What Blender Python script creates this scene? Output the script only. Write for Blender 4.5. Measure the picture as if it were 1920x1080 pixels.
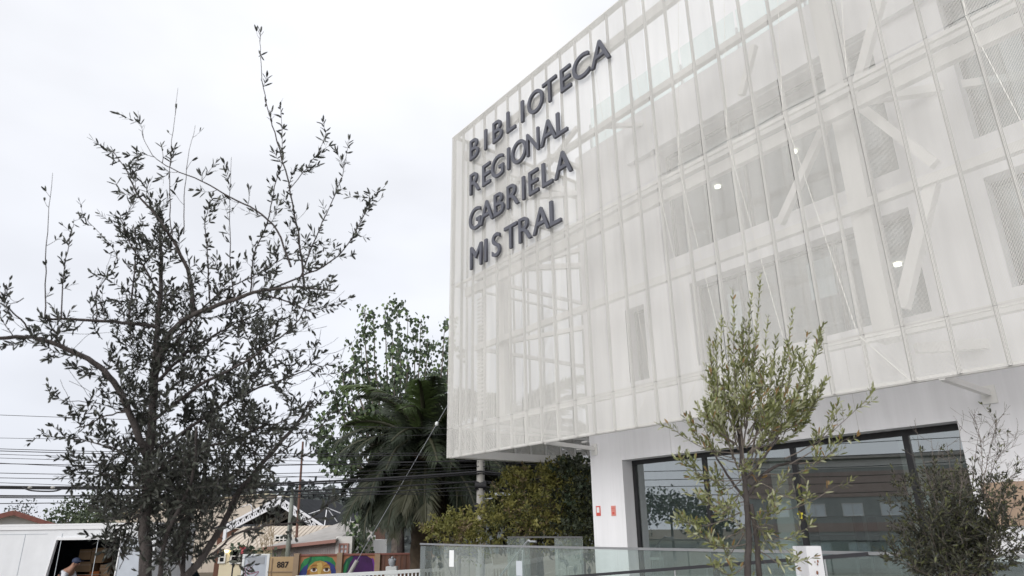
import bpy, bmesh, math, random
from mathutils import Vector, Matrix, noise as mnoise
R_ = math.radians
rnd = random.Random(7)
scene = bpy.context.scene
COL = scene.collection
for o in list(bpy.data.objects): bpy.data.objects.remove(o)

# ------------------------------------------------------------------ camera
FPX = 1281.0
PITCH = math.atan(452/1281); ROLL = math.atan(52/3630)
CAM = Vector((0, 0, 1.6))
fwd = Vector((0, math.cos(PITCH), math.sin(PITCH)))
r0 = Vector((1, 0, 0)); u0 = r0.cross(fwd)
best = None
for s in (1, -1):
    rr = r0*math.cos(ROLL) + u0*(s*math.sin(ROLL))
    if rr.z < 0: best = rr
RIGHT = best.normalized(); UP = RIGHT.cross(fwd).normalized()
cd = bpy.data.cameras.new('camera'); cam = bpy.data.objects.new('camera', cd); COL.objects.link(cam)
cd.sensor_width = 36; cd.lens = FPX/1920*36; cd.clip_end = 3000; cd.clip_start = 0.05
m3 = Matrix((RIGHT, UP, -fwd)).transposed()
cam.matrix_world = Matrix.Translation(CAM) @ m3.to_4x4()
scene.camera = cam
cd.dof.use_dof = True; cd.dof.focus_distance = 13.0; cd.dof.aperture_fstop = 3.5

# ------------------------------------------------------------------ world: overcast
SUN_EL, SUN_ROT = R_(27), R_(214)
w = bpy.data.worlds.new('World'); scene.world = w; w.use_nodes = True
nt = w.node_tree; nt.nodes.clear()
N = nt.nodes.new; Lk = nt.links.new
out = N('ShaderNodeOutputWorld'); bg = N('ShaderNodeBackground'); bg.inputs['Strength'].default_value = 0.1
sky = N('ShaderNodeTexSky'); sky.sky_type = 'NISHITA'; sky.sun_disc = False
sky.sun_elevation = SUN_EL; sky.sun_rotation = SUN_ROT; sky.dust_density = 3.0
tc = N('ShaderNodeTexCoord'); sx = N('ShaderNodeSeparateXYZ'); Lk(tc.outputs['Generated'], sx.inputs[0])
mr = N('ShaderNodeMapRange'); mr.interpolation_type = 'LINEAR'
mr.inputs['From Min'].default_value = -0.05; mr.inputs['From Max'].default_value = 1.0
Lk(sx.outputs['Z'], mr.inputs['Value'])
mp = N('ShaderNodeMapping'); mp.inputs['Scale'].default_value = (1.0, 1.0, 2.2); Lk(tc.outputs['Generated'], mp.inputs[0])
nz = N('ShaderNodeTexNoise'); nz.inputs['Scale'].default_value = 2.1; nz.inputs['Detail'].default_value = 4; nz.inputs['Roughness'].default_value = .5
Lk(mp.outputs[0], nz.inputs['Vector'])
grad = N('ShaderNodeMix'); grad.data_type = 'RGBA'
grad.inputs['A'].default_value = (6.6, 6.85, 7.55, 1); grad.inputs['B'].default_value = (9.2, 9.25, 9.4, 1)
Lk(mr.outputs[0], grad.inputs['Factor'])
nr = N('ShaderNodeMapRange'); nr.inputs['From Min'].default_value = .3; nr.inputs['From Max'].default_value = .7
nr.inputs['To Min'].default_value = .9; nr.inputs['To Max'].default_value = 1.11
Lk(nz.outputs['Fac'], nr.inputs['Value'])
mul = N('ShaderNodeVectorMath'); mul.operation = 'SCALE'; Lk(grad.outputs['Result'], mul.inputs[0]); Lk(nr.outputs[0], mul.inputs['Scale'])
mx = N('ShaderNodeMix'); mx.data_type = 'RGBA'; mx.inputs['Factor'].default_value = .93
Lk(sky.outputs[0], mx.inputs['A']); Lk(mul.outputs[0], mx.inputs['B'])
Lk(mx.outputs['Result'], bg.inputs['Color']); Lk(bg.outputs[0], out.inputs[0])
sl = bpy.data.lights.new('sun', 'SUN'); sl.energy = 1.5; sl.angle = R_(45); sl.color = (1, .97, .93)
so = bpy.data.objects.new('sun', sl); COL.objects.link(so)
sd = Vector((math.sin(SUN_ROT)*math.cos(SUN_EL), math.cos(SUN_ROT)*math.cos(SUN_EL), math.sin(SUN_EL)))
so.rotation_euler = sd.to_track_quat('Z', 'Y').to_euler(); so.location = sd*60
vs = scene.view_settings; vs.view_transform = 'Standard'; vs.look = 'None'; vs.exposure = 0.32; vs.gamma = 1; vs.use_curve_mapping = False
scene.cycles.max_bounces = 10; scene.cycles.transparent_max_bounces = 24; scene.cycles.diffuse_bounces = 4
scene.cycles.use_denoising = True; scene.cycles.caustics_reflective = False; scene.cycles.caustics_refractive = False

# ------------------------------------------------------------------ pixel helper (photo pixel -> point at forward distance Y)
def ray(px, py): return fwd*FPX + RIGHT*(px-960) + UP*(540-py)
def at(px, py, Y):
    d = ray(px, py); return CAM + d*(Y/d.y)

# ------------------------------------------------------------------ materials
MATS = {}
def mat(name, color, rough=.6, var=0.0, vscale=4.0, bump=0.0, bscale=60.0, metal=0.0, streak=0.0, objrand=0.0, spec=.4, transl=0.0, stretch=None, emit=None):
    m = bpy.data.materials.new(name); m.use_nodes = True; t = m.node_tree; t.nodes.clear()
    n = t.nodes.new; l = t.links.new
    o = n('ShaderNodeOutputMaterial'); p = n('ShaderNodeBsdfPrincipled'); l(p.outputs[0], o.inputs[0])
    p.inputs['Roughness'].default_value = rough; p.inputs['Metallic'].default_value = metal
    p.inputs['Specular IOR Level'].default_value = spec
    c = n('ShaderNodeRGB'); c.outputs[0].default_value = (*color, 1); cur = c.outputs[0]
    co = n('ShaderNodeTexCoord')
    def scaled(fac_out, lo, hi, cur):
        r = n('ShaderNodeMapRange'); r.inputs['From Min'].default_value = .3; r.inputs['From Max'].default_value = .7
        r.inputs['To Min'].default_value = lo; r.inputs['To Max'].default_value = hi; l(fac_out, r.inputs['Value'])
        v = n('ShaderNodeVectorMath'); v.operation = 'SCALE'; l(cur, v.inputs[0]); l(r.outputs[0], v.inputs['Scale']); return v.outputs[0]
    if var:
        z = n('ShaderNodeTexNoise'); z.inputs['Scale'].default_value = vscale; z.inputs['Detail'].default_value = 6
        if stretch:
            mpn = n('ShaderNodeMapping'); mpn.inputs['Scale'].default_value = stretch; l(co.outputs['Object'], mpn.inputs[0]); l(mpn.outputs[0], z.inputs['Vector'])
        else: l(co.outputs['Object'], z.inputs['Vector'])
        cur = scaled(z.outputs['Fac'], 1-var, 1+var*.6, cur)
    if streak:
        mpn = n('ShaderNodeMapping'); mpn.inputs['Scale'].default_value = (2.2, 2.2, .12); l(co.outputs['Object'], mpn.inputs[0])
        z = n('ShaderNodeTexNoise'); z.inputs['Scale'].default_value = 1.6; z.inputs['Detail'].default_value = 5; z.inputs['Roughness'].default_value = .65; l(mpn.outputs[0], z.inputs['Vector'])
        cur = scaled(z.outputs['Fac'], 1-streak, 1.0, cur)
    if objrand:
        i = n('ShaderNodeObjectInfo'); r = n('ShaderNodeMapRange'); r.inputs['To Min'].default_value = 1-objrand; r.inputs['To Max'].default_value = 1+objrand
        l(i.outputs['Random'], r.inputs['Value'])
        v = n('ShaderNodeVectorMath'); v.operation = 'SCALE'; l(cur, v.inputs[0]); l(r.outputs[0], v.inputs['Scale']); cur = v.outputs[0]
    l(cur, p.inputs['Base Color'])
    if bump:
        z = n('ShaderNodeTexNoise'); z.inputs['Scale'].default_value = bscale; z.inputs['Detail'].default_value = 4; l(co.outputs['Object'], z.inputs['Vector'])
        b = n('ShaderNodeBump'); b.inputs['Strength'].default_value = bump; b.inputs['Distance'].default_value = .01; l(z.outputs['Fac'], b.inputs['Height']); l(b.outputs[0], p.inputs['Normal'])
    if transl:
        tr = n('ShaderNodeBsdfTranslucent'); l(cur, tr.inputs['Color']); ms = n('ShaderNodeMixShader'); ms.inputs[0].default_value = transl
        l(p.outputs[0], ms.inputs[1]); l(tr.outputs[0], ms.inputs[2]); l(ms.outputs[0], o.inputs[0])
    if emit:
        p.inputs['Emission Color'].default_value = (*color, 1); p.inputs['Emission Strength'].default_value = emit
    MATS[name] = m; return m

def glass(name, tint, refl=1.0, rough=0.0, ior=1.5, add=0.0, film=None):
    m = bpy.data.materials.new(name); m.use_nodes = True; t = m.node_tree; t.nodes.clear(); n = t.nodes.new; l = t.links.new
    o = n('ShaderNodeOutputMaterial'); fr = n('ShaderNodeFresnel'); fr.inputs['IOR'].default_value = ior
    mm = n('ShaderNodeMath'); mm.operation = 'MULTIPLY_ADD'; mm.use_clamp = True; mm.inputs[1].default_value = refl; mm.inputs[2].default_value = add; l(fr.outputs[0], mm.inputs[0])
    gm = n('ShaderNodeNewGeometry'); fb = n('ShaderNodeMath'); fb.operation = 'SUBTRACT'; fb.inputs[0].default_value = 1.0; l(gm.outputs['Backfacing'], fb.inputs[1])
    mf = n('ShaderNodeMath'); mf.operation = 'MULTIPLY'; l(mm.outputs[0], mf.inputs[0]); l(fb.outputs[0], mf.inputs[1])
    tr = n('ShaderNodeBsdfTransparent'); tr.inputs[0].default_value = (*tint, 1); g = n('ShaderNodeBsdfGlossy'); g.inputs['Roughness'].default_value = rough; g.inputs['Color'].default_value = (.90, .95, .95, 1)
    ms = n('ShaderNodeMixShader'); l(mf.outputs[0], ms.inputs[0]); l(tr.outputs[0], ms.inputs[1]); l(g.outputs[0], ms.inputs[2]); l(ms.outputs[0], o.inputs[0])
    if film:
        df = n('ShaderNodeBsdfDiffuse'); df.inputs[0].default_value = (*film[1], 1); m2 = n('ShaderNodeMixShader'); m2.inputs[0].default_value = film[0]
        l(ms.outputs[0], m2.inputs[1]); l(df.outputs[0], m2.inputs[2]); l(m2.outputs[0], o.inputs[0])
    MATS[name] = m; return m

def perforated(name, color, pitch, thr):
    m = bpy.data.materials.new(name); m.use_nodes = True; t = m.node_tree; t.nodes.clear(); n = t.nodes.new; l = t.links.new
    o = n('ShaderNodeOutputMaterial'); uv = n('ShaderNodeUVMap'); uv.uv_map = 'UVMap'
    s = n('ShaderNodeSeparateXYZ'); l(uv.outputs[0], s.inputs[0])
    cs = []
    for ax, k in (('X', 1.0), ('Y', 1.0)):
        a = n('ShaderNodeMath'); a.operation = 'MULTIPLY'; a.inputs[1].default_value = 2*math.pi/pitch*k; l(s.outputs[ax], a.inputs[0])
        c = n('ShaderNodeMath'); c.operation = 'COSINE'; l(a.outputs[0], c.inputs[0]); cs.append(c)
    ad = n('ShaderNodeMath'); ad.operation = 'ADD'; l(cs[0].outputs[0], ad.inputs[0]); l(cs[1].outputs[0], ad.inputs[1])
    gt = n('ShaderNodeMath'); gt.operation = 'GREATER_THAN'; gt.inputs[1].default_value = thr; l(ad.outputs[0], gt.inputs[0])
    p = n('ShaderNodeBsdfPrincipled'); p.inputs['Base Color'].default_value = (*color, 1); p.inputs['Roughness'].default_value = .55; p.inputs['Specular IOR Level'].default_value = .3
    oi = n('ShaderNodeObjectInfo'); r = n('ShaderNodeMapRange'); r.inputs['To Min'].default_value = .95; r.inputs['To Max'].default_value = 1.03; l(oi.outputs['Random'], r.inputs['Value'])
    v = n('ShaderNodeVectorMath'); v.operation = 'SCALE'; v.inputs[0].default_value = color; l(r.outputs[0], v.inputs['Scale']); nz_ = n('ShaderNodeTexNoise'); nz_.inputs['Scale'].default_value = 1.3; nz_.inputs['Detail'].default_value = 5
    mp_n = n('ShaderNodeMapping'); mp_n.inputs['Scale'].default_value = (3.0, .35, 1); l(uv.outputs[0], mp_n.inputs[0]); l(mp_n.outputs[0], nz_.inputs['Vector'])
    r2 = n('ShaderNodeMapRange'); r2.inputs['From Min'].default_value = .3; r2.inputs['From Max'].default_value = .7; r2.inputs['To Min'].default_value = .88; r2.inputs['To Max'].default_value = 1.03; l(nz_.outputs['Fac'], r2.inputs['Value'])
    v2 = n('ShaderNodeVectorMath'); v2.operation = 'SCALE'; l(v.outputs[0], v2.inputs[0]); l(r2.outputs[0], v2.inputs['Scale']); l(v2.outputs[0], p.inputs['Base Color'])
    tr = n('ShaderNodeBsdfTransparent'); ms = n('ShaderNodeMixShader'); l(gt.outputs[0], ms.inputs[0]); l(p.outputs[0], ms.inputs[1]); l(tr.outputs[0], ms.inputs[2]); l(ms.outputs[0], o.inputs[0])
    MATS[name] = m; return m

M = MATS
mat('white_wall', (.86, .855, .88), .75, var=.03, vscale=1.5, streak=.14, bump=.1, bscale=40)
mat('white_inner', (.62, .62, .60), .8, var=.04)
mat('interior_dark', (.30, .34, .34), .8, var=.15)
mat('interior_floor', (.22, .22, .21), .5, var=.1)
mat('steel_white', (.80, .79, .77), .45, var=.03, vscale=3)
mat('mesh_edge', (.76, .75, .71), .6)
mat('mullion_shaded', (.44, .435, .42), .5)  # grey tone takes in the shade behind the mesh
mat('beam_white', (.72, .71, .69), .5)
perforated('mesh_perf', (.835, .825, .79), .0150, -.06)
mat('letter_grey', (.088, .092, .115), .45, var=.06, vscale=8, spec=.5)
glass('store_glass', (.84, .90, .89), 2.2, add=.27)
glass('window_glass', (.86, .89, .89), 2.0, add=.08)
glass('rail_glass', (.88, .935, .92), 1.5, add=.07, film=(.08, (.64, .70, .69)))
glass('roof_glass', (.90, .96, .945), 1.0, add=.0, film=(.05, (.62, .72, .70)))
mat('frosted_green', (.45, .60, .57), .3)
mat('joint_grey', (.52, .51, .50), .85)
mat('black_frame', (.018, .018, .02), .4)
mat('dark_grey_frame', (.12, .12, .125), .5)
mat('brushed_steel', (.55, .56, .57), .3, metal=.9, var=.05)
mat('dark_metal', (.03, .03, .035), .45)
mat('lamp_glow', (1, .95, .82), .5, emit=3.2)
mat('warm_glow', (1, .9, .6), .5, emit=5)
mat('bark_dark', (.060, .050, .048), .9, var=.45, vscale=30, bump=.8, bscale=90, stretch=(1, 1, .35))
mat('bark_grey', (.17, .145, .125), .9, var=.4, vscale=35, bump=.7, bscale=90, stretch=(1, 1, .35))
mat('bark_mid', (.070, .060, .057), .9, var=.45, vscale=30, bump=.8, bscale=90, stretch=(1, 1, .35))
mat('bark_pale', (.22, .19, .17), .9, var=.3, vscale=6)
for i, c in enumerate([(.040, .044, .034), (.048, .052, .040), (.105, .113, .092), (.028, .030, .026)]):  # olive leaves darkened for backlight, same species as the pale set
    mat('olive_dark_%s' % 'abcd'[i], c, .45, objrand=.2, transl=.12)
for i, c in enumerate([(.165, .185, .06), (.25, .265, .115), (.42, .435, .28), (.115, .13, .045), (.25, .16, .065)]):
    mat('olive_pale_%s' % 'abcde'[i], c, .5, objrand=.18, transl=.2)
for i, c in enumerate([(.050, .052, .036), (.075, .08, .042), (.036, .038, .030), (.115, .125, .05)]):
    mat('bush_%s' % 'abcd'[i], c, .5, objrand=.18, transl=.15)
for i, c in enumerate([(.055, .078, .048), (.09, .125, .068), (.17, .24, .10)]):
    mat('poplar_%s' % 'abc'[i], c, .45, transl=.2)
for i, c in enumerate([(.040, .053, .033), (.062, .080, .048), (.105, .15, .055), (.085, .088, .055)]):
    mat('palm_%s' % 'abcd'[i], c, .5, objrand=.25, transl=.3)
mat('palm_dead', (.10, .075, .05), .9, var=.35, vscale=5)
for i, c in enumerate([(.165, .165, .045), (.25, .235, .07), (.10, .11, .04), (.17, .13, .07)]):
    mat('shrub_%s' % 'abcd'[i], c, .55, transl=.25)
for i, c in enumerate([(.028, .036, .022), (.042, .052, .03), (.018, .024, .016)]):
    mat('dense_%s' % 'abc'[i], c, .6, transl=.1)
for i, c in enumerate([(.075, .10, .055), (.055, .078, .045), (.10, .125, .07)]):
    mat('mid_green_%s' % 'abc'[i], c, .6, transl=.15)
for i, c in enumerate([(.070, .082, .080), (.095, .108, .105), (.055, .064, .064)]):  # distance haze put into these foliage colours
    mat('far_green_%s' % 'abc'[i], c, .8)
mat('asphalt', (.055, .055, .057), .9, var=.15, vscale=3, bump=.3)
mat('paving', (.47, .46, .44), .85, var=.12, vscale=2, bump=.2)
mat('earth', (.14, .12, .09), .95, var=.2, vscale=.5)
mat('road_paint', (.75, .75, .72), .7, var=.1)
mat('concrete', (.40, .39, .37), .85, var=.15, vscale=5, bump=.2)
mat('truck_white', (.78, .80, .83), .35, var=.04, vscale=3, streak=.06)
mat('truck_trim', (.82, .83, .85), .3)
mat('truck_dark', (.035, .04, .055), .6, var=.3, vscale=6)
mat('cardboard', (.33, .22, .13), .85, var=.12)
mat('orange_plastic', (.45, .14, .04), .5)
mat('rubber', (.02, .02, .02), .8)
mat('car_white', (.80, .81, .83), .2, spec=.6)
mat('car_dark', (.02, .025, .045), .2, spec=.6)
glass('car_glass', (.10, .12, .13), 1.5)
mat('chrome', (.6, .6, .6), .2, metal=1)
mat('cream_wall', (.70, .63, .46), .85, var=.06, vscale=2)
mat('pink_beige', (.60, .53, .45), .85, var=.07, vscale=2, stretch=(6, 1, 1))
mat('grey_roof', (.42, .40, .38), .8, var=.16, vscale=2)
mat('dark_roof', (.034, .036, .040), .9, var=.25, vscale=2, spec=.08)
mat('fascia_pink', (.36, .20, .17), .8)
mat('fascia_red', (.24, .10, .08), .8, var=.2)
mat('house_white', (.70, .70, .68), .85, var=.05)
mat('corrugated', (.46, .42, .42), .7, var=.1)
mat('truss_white', (.75, .76, .80), .5)
mat('pale_blue_door', (.50, .54, .60), .5, var=.08)
mat('graffiti', (.35, .12, .18), .6)
mat('tan_wall', (.46, .33, .19), .85, var=.1, vscale=2)
mat('tan_post', (.34, .25, .17), .85, var=.12)
mat('brown_wall', (.17, .085, .06), .85, var=.2, vscale=2)
mat('mural_ground', (.42, .20, .10), .7, var=.15, vscale=2)
mat('mural_green', (.03, .23, .08), .7, var=.3, vscale=5)
mat('mural_darkgreen', (.012, .09, .05), .7, var=.2)
mat('mural_blue', (.03, .045, .19), .7, var=.25, vscale=4)
mat('mural_skin', (.46, .26, .07), .7, var=.25, vscale=4)
mat('mural_shade', (.30, .11, .025), .7, var=.2, vscale=4)
mat('mural_yellow', (.60, .42, .13), .7, var=.15)
mat('mural_purple', (.055, .012, .09), .7, var=.35, vscale=3)
mat('mural_violet', (.14, .03, .26), .7)
mat('ink', (.02, .015, .015), .7)
mat('eye_white', (.72, .68, .62), .6)
mat('eye_brown', (.10, .03, .015), .5)
mat('wood_red', (.17, .095, .075), .9, var=.25, stretch=(1, 1, .2))
mat('wood_grey', (.27, .29, .26), .9, var=.2)
mat('cable', (.022, .022, .026), .7)
mat('sign_red', (.62, .10, .08), .5)
mat('sign_pink', (.68, .28, .24), .5)
mat('paper', (.78, .80, .80), .7)
mat('tan_panel', (.40, .29, .21), .7, var=.15, vscale=4)
mat('yellow_ribbon', (.80, .70, .06), .6)
mat('rust_white', (.80, .80, .82), .55, var=.05)
mat('rust', (.25, .10, .05), .9)
mat('skin', (.42, .24, .17), .6)
mat('shirt', (.72, .73, .78), .8)
mat('vest', (.018, .02, .032), .85)
mat('trousers', (.04, .045, .06), .85)
mat('cap_blue', (.05, .065, .12), .8)
mat('plume', (.46, .37, .25), .9, transl=.2)
mat('reed', (.14, .15, .07), .8)
mat('pink_school', (.40, .32, .29), .8, var=.06)
mat('school_pale', (.36, .38, .37), .8, var=.1, vscale=1)
mat('flower_pink', (.6, .12, .14), .7)
mat('blind', (.50, .54, .58), .7)
mat('bright_pane', (.74, .80, .84), .8)
mat('bluegrey_metal', (.35, .37, .40), .5)

# ------------------------------------------------------------------ mesh builder
class MB:
    def __init__(s): s.v = []; s.f = []; s.m = []; s.uv = None; s.smooth = []
    def add(s, vs_, fs, mi=0, sm=False):
        b = len(s.v); s.v += [tuple(p) for p in vs_]
        for f in fs: s.f.append([b+i for i in f]); s.m.append(mi); s.smooth.append(sm)
        return s
    def box(s, a, b, mi=0):
        x0, y0, z0 = [min(p, q) for p, q in zip(a, b)]; x1, y1, z1 = [max(p, q) for p, q in zip(a, b)]
        return s.add([(x0,y0,z0),(x1,y0,z0),(x1,y1,z0),(x0,y1,z0),(x0,y0,z1),(x1,y0,z1),(x1,y1,z1),(x0,y1,z1)],
                     [(0,3,2,1),(4,5,6,7),(0,1,5,4),(1,2,6,5),(2,3,7,6),(3,0,4,7)], mi)
    def beam(s, a, b, wd, ht, mi=0, up=Vector((0,0,1))):
        a = Vector(a); b = Vector(b); d = (b-a).normalized()
        if abs(d.dot(up)) > .98: up = Vector((0,1,0))
        x = d.cross(up).normalized()*(wd/2); y = x.cross(d).normalized()*(ht/2)
        vs_ = [a-x-y, a+x-y, a+x+y, a-x+y, b-x-y, b+x-y, b+x+y, b-x+y]
        return s.add(vs_, [(0,3,2,1),(4,5,6,7),(0,1,5,4),(1,2,6,5),(2,3,7,6),(3,0,4,7)], mi)
    def tube(s, pts, radii, n=6, mi=0, cap=True):
        pts = [Vector(p) for p in pts]
        if not hasattr(radii, '__len__'): radii = [radii]*len(pts)
        ref = Vector((0.31, .2, .93)); vs_ = []
        for i, p in enumerate(pts):
            d = (pts[min(i+1, len(pts)-1)] - pts[max(i-1, 0)])
            if d.length < 1e-9: d = Vector((0,0,1))
            d.normalize()
            x = d.cross(ref)
            if x.length < 1e-3: x = d.cross(Vector((1,0,0)))
            x.normalize(); y = d.cross(x)
            for k in range(n):
                a = 2*math.pi*k/n; vs_.append(p + (x*math.cos(a)+y*math.sin(a))*radii[i])
        fs = []
        for i in range(len(pts)-1):
            for k in range(n): fs.append((i*n+k, i*n+(k+1)%n, (i+1)*n+(k+1)%n, (i+1)*n+k))
        s.add(vs_, fs, mi, True)
        if cap: s.add(vs_[:n], [tuple(range(n))[::-1]], mi); s.add(vs_[-n:], [tuple(range(n))], mi)
        return s
    def prism(s, poly, axis_vec, mi=0):
        n = len(poly); a = [Vector(p) for p in poly]; b = [p+Vector(axis_vec) for p in a]
        return s.add(a+b, [tuple(range(n))[::-1], tuple(range(n, 2*n))] + [(i, (i+1)%n, n+(i+1)%n, n+i) for i in range(n)], mi)
    def ico(s, c, r, mi=0, sq=(1,1,1), sub=1):
        bm = bmesh.new(); bmesh.ops.create_icosphere(bm, subdivisions=sub, radius=1)
        c = Vector(c)
        s.add([c+Vector((p.co.x*r*sq[0], p.co.y*r*sq[1], p.co.z*r*sq[2])) for p in bm.verts], [[q.index for q in f.verts] for f in bm.faces], mi, True); bm.free(); return s
    def build(s, name, mats, parent=None, off=None, bevel=0):
        me = bpy.data.meshes.new(name)
        v = s.v if off is None else [(p[0]-off[0], p[1]-off[1], p[2]-off[2]) for p in s.v]
        me.from_pydata(v, [], s.f)
        if not isinstance(mats, (list, tuple)): mats = [mats]
        for m in mats: me.materials.append(MATS[m])
        me.polygons.foreach_set('material_index', s.m); me.polygons.foreach_set('use_smooth', s.smooth)
        if s.uv is not None:
            ul = me.uv_layers.new(name='UVMap'); k = 0
            for f, fu in zip(s.f, s.uv):
                for q in fu: ul.data[k].uv = q; k += 1
        me.update()
        o = bpy.data.objects.new(name, me); COL.objects.link(o)
        if parent: o.parent = parent
        if bevel:
            bm = bmesh.new(); bm.from_mesh(me); bmesh.ops.bevel(bm, geom=bm.edges[:], offset=bevel, segments=1, affect='EDGES'); bm.to_mesh(me); bm.free()
        return o

def tag(o, label=None, cat=None, group=None, kind=None):
    if label: o['label'] = label
    if cat: o['category'] = cat
    if group: o['group'] = group
    if kind: o['kind'] = kind
    return o
def thing(name, loc, label, cat, group=None, rz=0):
    o = bpy.data.objects.new(name, None); COL.objects.link(o); o.location = loc; o.rotation_euler = (0, 0, rz); o.empty_display_size = .2
    return tag(o, label, cat, group)
def dup(root, loc, rz=None, label=None):
    r = root.copy(); COL.objects.link(r); r.location = loc
    if rz is not None: r.rotation_euler = (0, 0, rz)
    if label: r['label'] = label
    for ch in list(root.children):
        c = ch.copy(); COL.objects.link(c); c.parent = r
        for g in ch.children:
            d = g.copy(); COL.objects.link(d); d.parent = c
    return r
def quick(name, parent, mname, *boxes):
    b = MB()
    for a, c in boxes: b.box(a, c)
    return b.build(name, mname, parent)
def smooth_path(pts, sub=4):
    pts = [Vector(p) for p in pts]; P = [pts[0]*2-pts[1]] + pts + [pts[-1]*2-pts[-2]]; out_ = []
    for i in range(1, len(P)-2):
        for k in range(sub):
            t = k/sub; a, b, c, d = P[i-1], P[i], P[i+1], P[i+2]
            out_.append(.5*((2*b)+(c-a)*t+(2*a-5*b+4*c-d)*t*t+(3*b-a-3*c+d)*t*t*t))
    out_.append(pts[-1]); return out_
def rvec(r=rnd):
    while True:
        v = Vector((r.uniform(-1,1), r.uniform(-1,1), r.uniform(-1,1)))
        if .05 < v.length < 1: return v.normalized()

# ------------------------------------------------------------------ ground, street
STREET = -1.4
g = MB().add([(-900,-600,STREET-.02),(900,-600,STREET-.02),(900,1500,STREET-.02),(-900,1500,STREET-.02)], [(0,1,2,3)]).build('ground', 'earth'); tag(g, kind='structure')
g = MB().add([(-120,17.5,STREET),(120,17.5,STREET),(120,27.0,STREET),(-120,27.0,STREET)], [(0,1,2,3)]).build('road', 'asphalt'); tag(g, kind='structure')
mk = MB()
for k in range(-20, 20): mk.add([(k*4,22.2,STREET+.004),(k*4+2,22.2,STREET+.004),(k*4+2,22.34,STREET+.004),(k*4,22.34,STREET+.004)], [(0,1,2,3)])
tag(mk.build('road_marking', 'road_paint'), kind='structure')
g = MB().box((-120,27.0,STREET-.01),(120,29.0,STREET+.13)).build('pavement', 'concrete'); tag(g, kind='structure')
g = MB().box((-9,-12,STREET-.05),(45,16.2,0)).build('plaza', 'paving'); tag(g, kind='structure')
g = MB().box((-60,-40,STREET-.05),(-9.6,-5,STREET+.05)).build('forecourt', 'concrete'); tag(g, kind='structure')
# far wooded hill
def hill_h(x, y):
    e = max(0, min(1, (x+66)/20)); return 2.0 + 6.6*e*e*(3-2*e) + 2.2*mnoise.noise(Vector((x*.045, y*.02, 1.7)))
hm = MB(); gx, gy = 40, 10; vs_ = []
for j in range(gy+1):
    for i in range(gx+1):
        x = -190 + 260*i/gx; y = 95 + 90*j/gy
        prof = math.sin(min(1, j/5)*math.pi/2)
        h = hill_h(x, y)
        vs_.append((x, y, STREET-.3 + max(0, h)*prof))
hm.add(vs_, [(j*(gx+1)+i, j*(gx+1)+i+1, (j+1)*(gx+1)+i+1, (j+1)*(gx+1)+i) for j in range(gy) for i in range(gx)], 0, True)
tag(hm.build('hill', 'far_green_c'), kind='structure')

# ------------------------------------------------------------------ LIBRARY (local axes: x along the facade, y into the building)
P0 = Vector((-1.693, 17.434, 0)); BR = math.atan2(-.79864, .60182)
RM = Matrix.Translation(P0) @ Matrix.Rotation(BR, 4, 'Z')
def B2W(u, v, z): return RM @ Vector((u, v, z))
lib = thing('library_building', P0, 'white multi-storey library with tall dark-framed ground floor glazing behind the perforated screen', 'building', rz=BR)
UE = 19.0; V0, V1 = 1.5, 1.9
OPEN = [(4.56, 11.0, .12, 2.93), (4.95, 5.5, 4.5, 6.12), (6.75, 11.0, 4.52, 6.2), (12.04, 14.6, 4.58, 6.24), (6.24, 11.0, 6.87, 9.43), (12.06, 14.6, 6.87, 9.43), (15.6, 18.2, 4.58, 6.24), (15.6, 18.2, 6.87, 9.43)]
us = sorted({3.6, UE, *[o[0] for o in OPEN], *[o[1] for o in OPEN]}); zs = sorted({0.0, 10.56, *[o[2] for o in OPEN], *[o[3] for o in OPEN]})
wl = MB()
for i in range(len(us)-1):
    run = None
    for j in range(len(zs)-1):
        cu, cz = (us[i]+us[i+1])/2, (zs[j]+zs[j+1])/2
        hole = any(a < cu < b and c < cz < d for a, b, c, d in OPEN)
        if not hole and run is None: run = zs[j]
        if (hole or j == len(zs)-2) and run is not None:
            top = zs[j] if hole else zs[j+1]
            wl.box((us[i], V0, run), (us[i+1], V1, top)); run = None
wl.build('front_wall', 'white_wall', lib)
quick('end_wall', lib, 'white_wall', ((3.6, V1, 0), (3.95, 12, 10.56)))
quick('parapet', lib, 'white_wall', ((5.45, V0-.14, 9.47), (UE, V0-.002, 10.62)))
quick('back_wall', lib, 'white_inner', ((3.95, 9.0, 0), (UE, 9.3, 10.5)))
quick('far_end_wall', lib, 'white_wall', ((UE, V0, 0), (UE+.3, 12, 10.56)))
for (za, zb) in ((3.0, 4.3), (6.32, 6.8), (9.5, 10.1)):
    quick('floor_slab', lib, 'white_inner', ((3.96, V1+.002, za), (UE-.01, 8.99, zb)))
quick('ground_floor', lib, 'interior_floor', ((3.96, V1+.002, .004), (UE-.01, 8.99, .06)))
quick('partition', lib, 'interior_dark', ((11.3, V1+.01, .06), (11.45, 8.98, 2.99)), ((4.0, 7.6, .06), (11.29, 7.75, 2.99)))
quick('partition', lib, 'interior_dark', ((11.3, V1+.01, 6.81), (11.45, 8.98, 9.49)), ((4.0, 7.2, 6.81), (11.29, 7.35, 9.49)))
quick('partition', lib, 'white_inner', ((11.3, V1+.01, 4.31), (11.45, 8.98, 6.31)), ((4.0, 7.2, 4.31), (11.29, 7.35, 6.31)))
quick('roof', lib, 'concrete', ((3.96, V1+.002, 10.12), (UE-.01, 11.9, 10.3)))
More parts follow.
